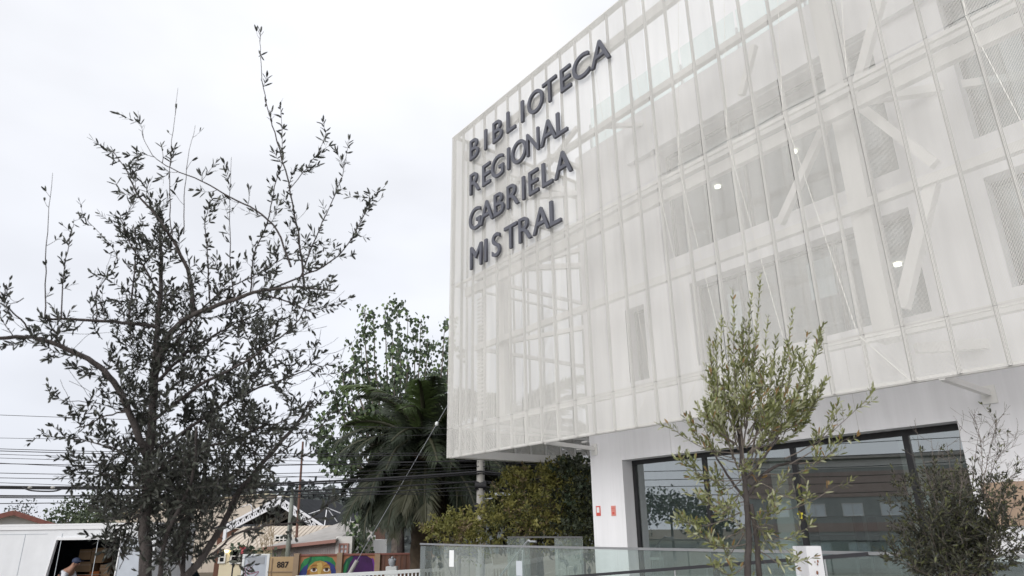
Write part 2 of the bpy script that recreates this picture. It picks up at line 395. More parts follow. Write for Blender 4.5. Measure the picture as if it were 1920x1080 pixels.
# inside furniture seen through the ground floor glass
for k in range(4):
    b = MB(); u_ = 5.2+k*1.45
    for zz in (.08, .5, .92, 1.34, 1.76): b.box((u_, 7.1, zz), (u_+1.1, 7.5, zz+.03))
    b.box((u_-.03, 7.1, .07), (u_, 7.5, 1.8)); b.box((u_+1.1, 7.1, .07), (u_+1.13, 7.5, 1.8))
    bs = b.build('bookshelf', 'dark_grey_frame'); bs.matrix_world = RM
    tag(bs, 'dark open bookshelf inside the ground floor, '+('leftmost of the four', 'second from the left', 'third from the left', 'rightmost of the four')[k], 'bookshelf', 'bookshelves inside the library')
for u_ in (6.9, 9.4):
    quick('inner_column', lib, 'white_inner', ((u_, 3.2, .06), (u_+.35, 3.55, 2.995)))
quick('inner_screen', lib, 'white_inner', ((8.9, 5.0, .06), (9.25, 5.05, 2.6)))
for (u_, z0_, z1_) in ((5.9, 2.96, 3.9), (8.85, 2.96, 4.45), (9.62, 2.96, 4.45), (13.4, .02, 4.45)):
    quick('wall_joint', lib, 'joint_grey', ((u_, V0-.0015, z0_), (u_+.006, V0+.01, z1_)))
# lamps on ceilings
for (u_, v_, z_) in ((8.05, 3.99, 9.48), (6.0, 3.97, 9.48), (9.62, 4.14, 6.3), (13.2, 3.5, 6.3)):
    b = MB(); b.tube([(u_, v_, z_), (u_, v_, z_-.04)], .072, 14); b.build('ceiling_lamp', 'lamp_glow', lib)
# windows (frame + panes)
def window(a, b, c, d, cols, fm='dark_grey_frame', gl='window_glass', fw=.05, vg=V1-.08, seats=()):
    f = MB(); f.box((a, vg-.03, c), (a+fw, vg+.05, d)); f.box((b-fw, vg-.03, c), (b, vg+.05, d))
    f.box((a+fw, vg-.03, d-fw), (b-fw, vg+.05, d)); f.box((a+fw, vg-.03, c), (b-fw, vg+.05, c+fw))
    for cu in cols: f.box((cu-fw*.5, vg-.028, c+fw), (cu+fw*.5, vg+.048, d-fw))
    fo = f.build('window', fm, lib); ed = [a+fw] + list(cols) + [b-fw]
    for i in range(len(ed)-1):
        MB().box((ed[i], vg, c+fw), (ed[i+1], vg+.012, d-fw)).build('pane', gl, fo)
    return fo
o = OPEN[0]; window(o[0], o[1], o[2], o[3], (6.42, 8.28, 10.15), 'black_frame', 'store_glass', .09)
window(*OPEN[1], ()); window(*OPEN[2], (7.7, 8.5, 9.6, 10.3)); window(*OPEN[3], (12.9, 13.75)); window(*OPEN[4], (7.2, 8.15, 9.1, 10.05)); window(*OPEN[5], (12.9, 13.75)); window(*OPEN[6], (16.9,)); window(*OPEN[7], (16.9,))
for (a, b, c, d) in ((9.0, 9.46, 5.3, 6.0), (7.3, 7.62, 5.1, 5.9)):  # pale sheets standing in for a bright inner window, brightness in the colour
    quick('window_sheet', lib, 'bright_pane', ((a, V1+.02, c), (b, V1+.03, d)))
quick('window_sheet', lib, 'blind', ((12.15, V1+.25, 4.6), (12.9, V1+.27, 6.2)))
quick('window_sheet', lib, 'blind', ((12.5, V1+.3, 6.9), (13.6, V1+.32, 9.4)))
# roof terrace balustrade
rr_ = quick('roof_railing', lib, 'brushed_steel', *[((u_, V0+.27, 10.57), (u_+.04, V0+.33, 11.5)) for u_ in [3.9+1.5*k for k in range(10)]])
for k in range(10):
    u_ = 3.9+1.5*k
    MB().box((u_+.05, V0+.29, 10.75), (u_+1.49, V0+.305, 11.95)).build('glass_panel', 'roof_glass', rr_)
# tan panel and small signs on wall
tp = MB().box((11.12, V0-.03, 1.55), (12.6, V0-.002, 2.09)).build('wall_panel', 'tan_panel'); tp.matrix_world = RM
tag(tp, 'brown wall panel on the white wall right of the glazing', 'panel')
sg = thing('wall_sign', B2W(3.775, V0, 1.94), 'small red and white sign with a square, left one on the white pier', 'sign', rz=BR)
MB().box((-.065, -.012, -.10), (.065, -.002, .10)).build('sign_plate', 'sign_red', sg)
MB().box((-.04, -.016, -.035), (.04, -.0125, .075)).build('sign_face', 'paper', sg)
sg = thing('wall_sign', B2W(4.23, V0, 1.93), 'small faded pinkish red sign, right one on the white pier', 'sign', rz=BR)
MB().box((-.065, -.012, -.10), (.065, -.002, .10)).build('sign_plate', 'sign_pink', sg)
b = MB(); b.box((-.045, -.016, .045), (.045, -.0125, .06)); b.box((-.045, -.016, .01), (.045, -.0125, .02)); b.box((-.03, -.016, -.07), (.03, -.0125, -.02)); b.build('sign_face', 'sign_red', sg)

# ------------------------------------------------------------------ perforated screen
scr = thing('facade_screen', P0, 'white perforated metal screen of folded panels wrapping the upper storeys', 'facade screen', rz=BR)
BAY = .531; NB = 31; ZR = [3.28, 4.0, 7.82, 12.42]
DISP = {}
for k in (20, 18, 16, 15, 13, 8, 6, 2, 25, 27): DISP[(k, 1)] = .035
for k in (12, 14, 15, 17, 19, 21, 24, 26, 9, 5): DISP[(k, 2)] = .03
DIAG = {}
for k in (12, 14, 15, 17, 19, 24, 26): DIAG[(k, 1)] = '\\'
for k in (8, 5): DIAG[(k, 1)] = '/'
for k in (15, 17, 19, 21, 24): DIAG[(k, 2)] = '/'
for k in (13, 11, 8): DIAG[(k, 2)] = '\\'
for k in (2, 20, 25): DIAG[(k, 0)] = '\\'
for k in (5, 7, 12, 14, 17): DIAG[(k, 0)] = '/'
def panel(fn, k, r, disp, diag):
    i = .004
    c = []
    for (dk, dr, su, sz) in ((0,0,i,i),(1,0,-i,i),(1,1,-i,-i),(0,1,i,-i)):
        c.append(((k+dk)*BAY+su, disp.get((k+dk, r+dr), 0), ZR[r+dr]+sz))
    P = [Vector(fn(*q)) for q in c]; uv = [(q[0], q[2]) for q in c]
    dg = diag.get((k, r)); b = MB(); b.uv = []
    tris = [(0,1,2),(0,2,3)] if dg != '\\' else [(0,1,3),(1,2,3)]
    n_in = -(P[1]-P[0]).cross(P[3]-P[0]).normalized()*.0022
    for off_ in (Vector((0, 0, 0)), n_in):            # both faces of the punched sheet
        for t_ in tris: b.add([P[q]+off_ for q in t_], [(0,1,2)], 0); b.uv.append([uv[q] for q in t_])
    if dg:
        p, q = (P[0], P[2]) if dg == '/' else (P[3], P[1])
        nrm = (P[1]-P[0]).cross(P[3]-P[0]).normalized(); sdv = nrm.cross((q-p).normalized()).normalized()*.0045
        of = nrm*.006
        b.add([p-sdv+of, q-sdv+of, q+sdv+of, p+sdv+of], [(0,1,2,3)], 1); b.uv.append([(0,0)]*4)
    return b.build('screen_panel', ['mesh_perf', 'mesh_edge'], scr)
for k in range(NB):
    for r in range(3): panel(lambda a, d, z: (a, -d, z), k, r, DISP, DIAG)
NS = 13
for k in range(NS):
    for r in range(3): panel(lambda a, d, z: (-.004-d, a+.004, z), k, r, {(4,1):.08,(9,1):.08,(6,2):.08}, {(4,0):'/',(4,1):'\\',(9,0):'\\',(6,2):'/'})
for k in range(1, NB+1): quick('mullion', scr, 'mullion_shaded', ((k*BAY-.019, .03, 3.3), (k*BAY+.019, .09, 12.40)))
quick('mullion', scr, 'mullion_shaded', ((.03, .03, 3.3), (.10, .10, 12.40)))
for k in range(1, NS+1): quick('mullion', scr, 'mullion_shaded', ((.03, k*BAY-.019, 3.48), (.09, k*BAY+.019, 12.40)))
UL = NB*BAY; VL = NS*BAY
# horizontal rails right behind the panels
for z_ in (3.28, 3.985, 7.79):
    quick('rail', scr, 'beam_white', ((.02, .093, z_), (UL, .15, z_+.06)))
for z_ in (3.985, 7.79):
    quick('rail', scr, 'beam_white', ((.093, .16, z_), (.15, VL, z_+.06)))
quick('rail', scr, 'beam_white', ((0.0, .0, 12.425), (UL, .16, 12.46)))
quick('rail', scr, 'beam_white', ((0.0, .161, 12.425), (.16, VL, 12.46)))
quick('edge_beam', scr, 'beam_white', ((.10, .16, 3.285), (.28, VL, 3.475)))
# main frame
for z_ in (4.05, 6.05, 8.02, 10.18):
    quick('beam', scr, 'beam_white', ((.3, .62, z_), (UL, .74, z_+.14)))
    quick('beam', scr, 'beam_white', ((.34, .75, z_), (.42, VL, z_+.10)))
quick('beam', scr, 'beam_white', ((.2, .28, 11.70), (UL, .40, 11.94)))
quick('beam', scr, 'beam_white', ((.2, .41, 11.70), (.32, VL, 11.94)))
quick('beam', scr, 'beam_white', ((.3, .30, 7.50), (UL, .42, 7.72)))
for (u_, v_, w_) in ((1.30, .9, .24), (10.62, .88, .30), (.55, 4.6, .2), (16.2, .88, .22)):
    quick('column', scr, 'beam_white', ((u_-w_/2, v_-w_/2, 4.06), (u_+w_/2, v_+w_/2, 12.3)))
def brace(a, b, w_=.09, name='brace'): return MB().beam(a, b, w_*1.35, w_*1.35).build(name, 'steel_white', scr)
n0 = (10.85, .75, 7.9)
brace(n0, (11.55, .75, 9.35), .10); brace(n0, (11.75, .75, 6.35), .10); brace(n0, (12.85, 2.4, 7.9), .10)
brace((10.45, .75, 7.85), (9.30, .75, 6.35), .09); brace((11.66, .75, 6.1), (10.92, .75, 4.45), .12); brace((10.9, .95, 3.9), (12.3, 2.2, 3.9), .10)
brace((9.35, .75, 9.95), (8.95, .75, 9.1), .08)
brace((5.5, .75, 10.25), (6.5, 2.0, 10.25), .07); brace((3.7, .5, 10.25), (3.7, 2.0, 10.25), .08); brace((3.4, .75, 10.2), (5.0, .3, 10.3), .07)
brace((1.3, .9, 8.1), (3.6, 3.4, 8.1), .10); brace((1.3, .9, 8.1), (3.6, 1.7, 8.1), .08)
brace((1.3, .9, 6.1), (3.6, 1.7, 6.1), .08); brace((1.3, .9, 10.2), (3.6, 3.4, 10.2), .10); brace((.5, 4.6, 4.1), (3.6, 3.0, 4.1), .08)
for z_ in (6.1, 8.1, 10.2): brace((.44, 4.6, z_), (3.6, 4.6, z_), .07)
for u_ in (3.75, 11.46):
    br = MB().beam((u_, .1, 3.30), (u_, V0-.02, 3.24), .07, .08).build('bracket', 'steel_white', scr)
    MB().box((u_-.09, V0-.02, 3.10), (u_+.09, V0-.002, 3.34)).build('bracket_plate', 'steel_white', br)
# slatted guard between the corner column and the side screen, stair treads further back
for k in range(30):
    quick('slat', scr, 'steel_white', ((.10, .84, 4.5+k*.105), (.52, .87, 4.545+k*.105)))
for k in range(7):
    quick('stair_tread', scr, 'steel_white', ((1.5+k*.2, 3.0, 3.5+k*.16), (1.72+k*.2, 3.7, 3.54+k*.16)))

# ------------------------------------------------------------------ lettering
sgn = thing('sign_lettering', P0, 'raised dark grey capitals naming the library in four lines on the screen', 'sign', rz=BR)
LINES = [('BIBLIOTECA', [1.34,1.88,2.43,3.02,3.49,4.01,4.55,5.13,5.65,6.27], 11.10, 11.09), ('REGIONAL', [1.38,1.92,2.41,2.89,3.32,3.87,4.45,4.93], 10.05, 10.03),
         ('GABRIELA', [1.39,1.93,2.47,3.05,3.47,3.86,4.36,4.91], 8.97, 8.97), ('MISTRAL', [1.45,1.89,2.34,2.94,3.5,4.09,4.59], 7.90, 7.91)]
def glyph_mesh(ch, size, ext, offs=0.0):
    cu = bpy.data.curves.new('glyph', 'FONT'); cu.body = ch; cu.size = size; cu.extrude = ext; cu.offset = offs; cu.align_x = 'CENTER'; cu.bevel_depth = .004; cu.resolution_u = 6
    o_ = bpy.data.objects.new('glyph', cu); COL.objects.link(o_); dg = bpy.context.evaluated_depsgraph_get(); dg.update()
    me = bpy.data.meshes.new_from_object(o_.evaluated_get(dg)); bpy.data.objects.remove(o_); bpy.data.curves.remove(cu); return me
GL = {}
for (txt, cs, za, zb) in LINES:
    for i, (ch, cu_) in enumerate(zip(txt, cs)):
        if ch not in GL:
            me = glyph_mesh(ch, 1.0, .028, 0.0); xs = [v.co.x for v in me.vertices]; ys = [v.co.y for v in me.vertices]
            hh = .615/(.73 if False else (max(ys)-min(ys))) if ch not in 'OCGS' else .63/(max(ys)-min(ys))
            cx = (max(xs)+min(xs))/2; cy = min(ys) if ch not in 'OCGS' else min(ys)+.012
            wf = {'M': .92, 'N': .82, 'O': .92, 'G': .95}.get(ch, 1.0)
            for v in me.vertices:
                x, y, z = (v.co.x-cx)*hh*wf, (v.co.y-cy)*hh, v.co.z
                v.co = (x, -z-.10, y)          # upright, facing out of the facade
            me.materials.clear(); me.materials.append(M['letter_grey']); me.update(); GL[ch] = me
        ob = bpy.data.objects.new('letter', GL[ch]); COL.objects.link(ob); ob.parent = sgn
        ob.location = (cu_, 0, za + (zb-za)*i/(len(cs)-1))

# ------------------------------------------------------------------ glass railing, ramp rail, post, planter
gr = thing('glass_railing', P0, 'glass balustrade with thin steel top rail in front of the ground floor', 'railing', rz=BR)
MB().beam((.6, -1.0, 1.315), (2.6, -1.0, 1.30), .045, .035).build('handrail', 'brushed_steel', gr)
MB().beam((2.6, -1.0, 1.30), (13.5, -1.0, 1.285), .045, .035).build('handrail', 'brushed_steel', gr)
ed = [.6, 1.25, 2.17, 2.6, 3.97, 5.36, 6.78, 8.17, 9.2, 10.28, 11.7, 13.4]
for a, b in zip(ed, ed[1:]): MB().box((a+.008, -1.007, .03), (b-.008, -.993, 1.275)).build('glass_panel', 'rail_glass', gr)
quick('base_channel', gr, 'brushed_steel', ((.6, -1.03, 0), (13.4, -.97, .05)))
gr2 = thing('glass_railing', P0, 'taller greenish glass screen beside the white pier behind the balustrade', 'railing', rz=BR)
MB().beam((.9, 1.2, 1.42), (3.55, 1.2, 1.42), .03, .03).build('handrail', 'dark_grey_frame', gr2)
for a, b in ((.9, 1.75), (2.65, 3.55)): MB().box((a, 1.19, .03), (b, 1.21, 1.40)).build('glass_panel', 'rail_glass', gr2)
hb = thing('stair_handrail', P0, 'sloping steel stair handrail seen through the balustrade glass', 'handrail', rz=BR)
MB().tube(smooth_path([(2.35, -.2, .55), (3.4, -.2, 1.32), (3.55, -.2, 1.36), (3.75, -.2, 1.36)], 3), .022, 6).build('rail_tube', 'brushed_steel', hb)
for (u_, z_) in ((2.5, .62), (3.3, 1.2)): MB().tube([(u_, -.2, 0), (u_, -.2, z_)], .018, 6).build('rail_post', 'brushed_steel', hb)
for (u_, lab) in ((1.93, 'white paper notice on the left glass panel of the balustrade'), (4.25, 'pale grey notice on the balustrade glass left of the pier')):
    nn = MB().box((u_-.09, -1.012, .88 if u_ < 3 else .80), (u_+.09, -1.009, 1.2 if u_ < 3 else 1.05)).build('paper_notice', 'paper' if u_ < 3 else 'blind'); nn.matrix_world = RM
    tag(nn, lab, 'notice')
rp = thing('ramp_rail', P0, 'dark sloping ramp handrail crossing in front of the ground floor glazing', 'railing', rz=BR)
MB().beam((5.2, -1.35, .80), (10.9, -1.35, 1.295), .05, .04).build('handrail', 'dark_metal', rp)
for u_ in (6.0, 8.2, 10.4): MB().tube([(u_, -1.35, 0), (u_, -1.35, .80+(u_-5.2)*.0868-.02)], .012, 6).build('rail_post', 'brushed_steel', rp)
pl = MB(); pl.box((10.7, -.1, 0), (15, .5, 1.12)); pl.box((10.68, -.12, 1.12), (15.02, -.04, 1.17)); pl.box((10.68, .44, 1.12), (15.02, .52, 1.17))
po = pl.build('planter', 'dark_metal'); po.matrix_world = RM; tag(po, 'long dark metal planter along the white wall at the right edge', 'planter')
# white sheet post
p_ = at(1513, 1024, 6.2)
wp = thing('sheet_metal_post', (p_.x, p_.y, 0), 'white folded sheet metal post with rust spots in front of the glazing', 'post')
b = MB(); h_ = p_.z
b.prism([(-.11, -.04, 0), (0.0, .03, 0), (.105, -.03, 0), (.10, .06, 0), (-.10, .06, 0)], (0, 0, h_)); b.build('post_body', 'rust_white', wp)
b = MB()
for k in range(9): b.ico((.06+rnd.uniform(-.02, .03), -.012+rnd.uniform(-.004, .0), h_-.10-rnd.random()*.35), rnd.uniform(.004, .011), 0, (1, .5, 1.8), 1)
b.build('rust_spots', 'rust', wp)

# ------------------------------------------------------------------ foliage tools
def leaf_frame(d, nrm):
    y = d.normalized(); x = y.cross(nrm)
    if x.length < 1e-3: x = y.cross(Vector((.3, .5, .8)))
    x.normalize(); return x, y, x.cross(y)
LEAFV = [(0, 0, 0), (.37, .22, .08), (.5, .50, .11), (.36, .80, .07), (0, 1, -.03), (-.36, .80, .07), (-.5, .50, .11), (-.37, .22, .08)]
LEAFF = [(0, 1, 2, 3, 4), (0, 4, 5, 6, 7)]
class Leaves:
    def __init__(s): s.l = []
    def add(s, p, d, nrm, L, W, mi): s.l.append((Vector(p), *leaf_frame(d, nrm), L, W, mi))
    def build(s, root, mats, off, singles=300):
        s.l.sort(key=lambda q: -q[4]/(q[0]-CAM).length)
        shared = []
        for mname in mats:
            me = bpy.data.meshes.new('leaf'); me.from_pydata(LEAFV, [], LEAFF); me.materials.append(M[mname]); shared.append(me)
        for (p, x, y, z, L, W, mi) in s.l[:singles]:
            o_ = bpy.data.objects.new('leaf', shared[mi]); COL.objects.link(o_); o_.parent = root
            m_ = Matrix((x*W, y*L, z*W)).transposed().to_4x4(); m_.translation = p-off; o_.matrix_local = m_
        b = MB()
        for (p, x, y, z, L, W, mi) in s.l[singles:]:
            b.add([p-off + x*(W*a) + y*(L*c) + z*(W*e) for a, c, e in LEAFV], LEAFF, mi)
        if b.v: tag(b.build('foliage', list(mats), root), kind='stuff')
def shoot(wood, lv, r, p, d, length, rad, up=.25, wander=.25, leaf=(.05, .012), space=.022, start=.1, nm=4, wts=None, dens=1.0, sub=0, sublen=.12, seg=7, droop=0, wm=0):
    pts = [Vector(p)]; d = Vector(d).normalized(); st = length/seg
    for i in range(seg):
        d = (d + rvec(r)*wander*.5 + Vector((0, 0, up*.35)) - Vector((0, 0, droop*i/seg*.4))).normalized(); pts.append(pts[-1]+d*st)
    wood.tube(pts, [max(.0011, rad*(1-.8*i/seg)) for i in range(seg+1)], 4, wm, False)
    n_ = int(length*(1-start)/space); ang = r.uniform(0, 6.28)
    for k in range(n_):
        if r.random() > dens: continue
        t = start + (1-start)*(k+r.random()*.5)/max(1, n_); t = min(t, .999); i = int(t*seg); f_ = t*seg-i
        q = pts[i].lerp(pts[i+1], f_); dd = (pts[i+1]-pts[i]).normalized()
        s1 = dd.cross(Vector((.2, .3, .9))).normalized(); s2 = dd.cross(s1); ang += 1.57+r.uniform(-.3, .3)
        for sg_ in (0, math.pi):
            if r.random() > .88: continue
            a_ = ang+sg_; side = s1*math.cos(a_)+s2*math.sin(a_)
            ld = (dd*r.uniform(.5, 1.1)+side*r.uniform(.55, 1.0)+Vector((0, 0, r.uniform(-.15, .2)))).normalized()
            L = leaf[0]*r.uniform(.6, 1.2); mi = r.choices(range(nm), wts)[0] if wts else r.randrange(nm)
            lv.add(q, ld, dd*1.0+rvec(r)*.5, L, leaf[1]*r.uniform(.75, 1.25)*(L/leaf[0])**.5, mi)
    # terminal leaves
    for k in range(2):
        if dens > 0: lv.add(pts[-1], (d+rvec(r)*.4), rvec(r), leaf[0]*r.uniform(.6, 1.0), leaf[1], r.randrange(nm))
    for k in range(sub):
        t = r.uniform(.2, .85); i = int(t*seg); q = pts[i].lerp(pts[i+1], t*seg-i); dd = (pts[i+1]-pts[i]).normalized()
        shoot(wood, lv, r, q, dd+rvec(r)*.9, sublen*r.uniform(.6, 1.4), rad*.5, up*.7, wander, leaf, space, .1, nm, wts, dens, 0, 0, 5, droop, wm)
    return pts
def limb(wood, pix, Y, r0_, r1_, dy=0.0, sub=4, n=7, r=rnd, jag=.004):
    """limb through photo pixels, wandering in depth"""
    L_ = len(pix); pts = []
    for i, (x, y) in enumerate(pix):
        t = i/(L_-1); pts.append(at(x, y, Y + dy*t))
    pts = smooth_path(pts, sub); pts = [p+rvec(r)*jag for p in pts]; K = len(pts)-1
    wood.tube(pts, [r0_+(r1_-r0_)*(i/K) for i in range(K+1)], n)
    return pts
def along(pts, t):
    t = max(0, min(.9999, t))*(len(pts)-1); i = int(t); return pts[i].lerp(pts[i+1], t-i), (pts[i+1]-pts[i]).normalized()

# ------------------------------------------------------------------ foreground olive (left)
def left_olive():
    r = random.Random(21); Y = 3.8
    base = at(271, 1080, Y); base = Vector((base.x, base.y, 0))
    root = thing('olive_tree', base, 'tall sparse olive tree, leaves coloured dark as backlit, in the left foreground against the sky', 'tree')
    tr = MB(); wood = MB(); lv = Leaves()
    b0 = at(271, 1085, Y)
    tk = smooth_path([base-Vector((0,0,.05)), base+Vector((.01,0,.6)), b0, at(270, 1000, Y), at(275, 930, Y), at(277, 862, Y)], 5)
    tk = [p+rvec(r)*.003 for p in tk]; K = len(tk)-1
    tr.tube(tk, [.037-.012*i/K for i in range(K+1)], 10)
    LF = (.044, .0128); LT = (.060, .0122); W4 = (4, 3, 1, 3)
    # (pixels, r0, r1, depth change, shoots, shoot length range, density, up-bias)
    limbs = [
     ([(277,865),(262,822),(236,760),(205,705),(165,672),(110,648),(60,633),(0,633),(-50,628)], .020,.008,-.5, 17,(.12,.36),1.0,.35),
     ([(277,868),(286,780),(290,700),(293,640),(300,560),(302,480),(300,430)], .026,.007,.25, 30,(.12,.36),1.0,.4),
     ([(290,705),(310,645),(335,608),(378,584),(440,562),(490,546),(560,538),(630,546)], .021,.004,-.3, 14,(.12,.34),.8,.55),
     ([(362,590),(356,520),(330,462),(292,402),(262,370),(238,322),(208,275)], .015,.002,.2, 18,(.06,.20),1.0,.3),
     ([(570,536),(563,470),(556,420),(540,339)], .0075,.005,.1, 8,(.05,.18),.8,.35),
     ([(540,339),(519,264),(503,207),(492,151),(488,90),(488,50)], .005,.0012,.0, 8,(.03,.10),.65,.35),
     ([(545,500),(520,432),(480,395),(430,370),(380,340),(322,316),(285,290),(265,247)], .007,.0016,.3, 12,(.05,.16),.75,.4),
     ([(322,440),(318,370),(320,300),(326,230),(334,165)], .0035,.001,.1, 3,(.03,.08),.2,.3),
     ([(345,440),(346,370),(352,300),(366,235)], .003,.001,.2, 3,(.03,.08),.1,.3),
     ([(292,612),(232,605),(150,600),(82,597)], .011,.006,-.2, 8,(.08,.25),.7,.7),
     ([(85,597),(86,510),(90,410),(98,325)], .004,.001,0, 5,(.04,.10),.5,.3),
     ([(115,598),(118,520),(128,460),(140,410)], .004,.001,.1, 6,(.05,.11),.9,.3),
     ([(182,600),(183,545),(220,490),(190,440),(150,400)], .004,.001,.2, 7,(.05,.12),.9,.3),
     ([(240,600),(250,520),(255,460),(250,420)], .006,.002,.3, 9,(.06,.18),1.0,.4),
     ([(60,630),(40,600),(10,575),(-20,560)], .006,.003,-.1, 5,(.06,.15),.6,.5),
     ([(45,560),(20,570),(0,560)], .003,.001,-.1, 3,(.05,.12),.1,.5),
     ([(322,1110),(368,1060),(418,985),(452,920),(500,860),(556,795),(582,752)], .022,.008,.35, 10,(.08,.3),.7,.3),
     ([(400,1040),(440,1003),(500,986),(560,980),(600,960),(632,928)], .007,.0018,-.2, 8,(.04,.11),.85,.2),
     ([(296,1095),(312,1010),(342,940),(362,890),(370,800)], .013,.005,-.3, 10,(.1,.3),1.0,.3),
     ([(340,1100),(350,1000),(380,900),(392,820),(398,760)], .012,.004,.4, 16,(.1,.3),1.0,.3),
     ([(290,720),(350,662),(400,630),(452,602),(500,585)], .010,.003,.4, 12,(.1,.3),.9,.3),
     ([(288,790),(370,725),(440,690),(500,650),(552,610),(580,560)], .011,.002,-.3, 14,(.1,.3),.8,.3),
     ([(282,850),(360,800),(430,752),(500,722),(562,700),(600,680)], .011,.002,.3, 15,(.1,.28),.8,.3),
     ([(272,905),(340,850),(420,830),(490,800),(540,790)], .010,.003,-.2, 14,(.1,.28),.9,.2),
     ([(245,775),(185,757),(110,750)], .004,.0012,-.1, 3,(.05,.14),.4,.2),
     ([(268,880),(210,840),(150,825),(85,820)], .006,.0015,.2, 9,(.05,.14),1.0,.15),
     ([(270,930),(220,900),(170,880),(130,880)], .006,.0015,-.2, 11,(.06,.16),1.0,.15),
     ([(500,545),(560,520),(622,490),(664,440),(690,385),(694,362)], .006,.0012,.1, 11,(.05,.14),.8,.4),
     ([(560,530),(585,460),(612,400),(642,330),(652,275)], .005,.0012,.2, 10,(.05,.14),.8,.4),
     ([(540,360),(575,315),(600,280),(612,245)], .003,.001,.1, 6,(.04,.10),.8,.4),
     ([(470,552),(475,480),(500,420),(515,350),(530,290),(525,190)], .005,.0014,-.1, 9,(.05,.13),.85,.4),
     ([(440,562),(432,480),(430,390),(434,295)], .004,.001,-.1, 8,(.04,.10),.6,.4),
     ([(395,580),(390,500),(385,420),(395,380)], .005,.0014,-.2, 10,(.05,.15),.9,.4),
     ([(480,548),(540,565),(595,590)], .006,.003,-.1, 5,(.06,.16),.8,-.2),
     ([(330,640),(400,560),(470,520),(540,480),(600,450)], .006,.0014,.5, 12,(.06,.18),.8,.4),
     ([(300,560),(270,500),(240,450),(225,400)], .006,.002,-.3, 9,(.06,.18),.9,.4),
     ([(240,770),(200,780),(150,800),(165,760),(120,780)], .005,.001,.1, 9,(.06,.16),1.0,.1),
     ([(275,960),(230,985),(215,1010),(212,1060)], .005,.0015,-.1, 10,(.05,.13),1.0,.0),
     ([(350,1000),(330,960),(300,930),(285,900)], .006,.002,-.3, 14,(.06,.2),1.0,.2),
     ([(420,985),(440,930),(480,880),(470,820),(480,760)], .007,.002,-.2, 14,(.08,.24),.9,.3),
     ([(345,1080),(330,1040),(300,1010),(290,960)], .006,.002,.2, 12,(.05,.16),1.0,.2),
     ([(500,860),(540,840),(600,800),(640,790)], .004,.001,.1, 6,(.05,.13),.6,.2),
    ]
    for (px, a, b, dy, ns, sl_, dens, upb) in limbs:
        big = a >= .0195
        pts = limb(tr if big else wood, px, Y+r.uniform(-.12, .12)*(0 if big else 1), a, b, dy, 4, 9 if big else 6, r)
        inner = 1 if a >= .006 else 0
        for k in range(ns):
            t = .12+.86*(k+r.random())/ns; p, d = along(pts, t)
            sd_ = rvec(r); sd_ -= d*sd_.dot(d)
            shoot(wood, lv, r, p, d*.5+sd_.normalized()*.8, r.uniform(*sl_)*.92, .0026 if a > .006 else .0017, upb, .3, LT if sum(q[1] for q in px)/len(px) < 440 else LF, .0205, .08, 4, W4, dens*.92, (2 if sl_[1] > .25 else inner), .11)
        # leaves directly on thin limbs
        if a < .008 and dens > .75:
            n_ = int(len(pts)*2.2)
            for k in range(n_):
                p, d = along(pts, .25+.75*r.random()); sd_ = rvec(r)
                lv.add(p, d*.7+sd_*.8, rvec(r), LF[0]*r.uniform(.6, 1.15), LF[1]*r.uniform(.8, 1.2), r.choices(range(4), W4)[0])
    # dense interior mass of twigs
    for k in range(215):
        cx, cy = r.choice(((300, 800), (430, 760), (300, 640), (360, 900), (260, 700), (340, 980), (430, 860), (480, 700), (250, 900)))
        p = at(cx+r.gauss(0, 52), cy+r.gauss(0, 55), Y+r.uniform(-.25, .55))
        shoot(wood, lv, r, p, rvec(r)+Vector((0, 0, .5)), r.uniform(.10, .30), .0024, .3, .35, LF, .022, .05, 4, W4, .9, 2, .10)
    for k in range(120):
        cx, cy = r.choice(((235, 960), (300, 960), (340, 1020), (310, 1050), (380, 960), (230, 1010), (270, 900), (390, 900)))
        p = at(cx+r.gauss(0, 24), cy+r.gauss(0, 32), Y+r.uniform(-.25, .5))
        shoot(wood, lv, r, p, rvec(r)+Vector((0, 0, .6)), r.uniform(.08, .24), .0022, .3, .35, LF, .022, .05, 4, W4, .9, 1, .10)
    for k in range(44):
        cx, cy = r.uniform(90, 620), r.uniform(560, 900); p = at(cx, cy, Y+r.uniform(-.2, .3))
        shoot(wood, lv, r, p, Vector((r.uniform(-1, 1), r.uniform(-.3, .3), r.uniform(-.2, .6))), r.uniform(.15, .38), .0016, .1, .4, LF, .03, .1, 4, W4, 0.0)
    for k in range(16):
        cx, cy = r.uniform(500, 610), r.uniform(560, 800); p = at(cx, cy, Y+r.uniform(-.2, .3))
        shoot(wood, lv, r, p, Vector((1.0, r.uniform(-.3, .3), r.uniform(-.1, .3))), r.uniform(.18, .36), .0015, .32, .3, LF, .03, .1, 4, W4, 0.0)
    tr.build('trunk', 'bark_mid', root, base); wood.build('branches', 'bark_dark', root, base)
    lv.build(root, ['olive_dark_a', 'olive_dark_b', 'olive_dark_c', 'olive_dark_d'], base)
left_olive()

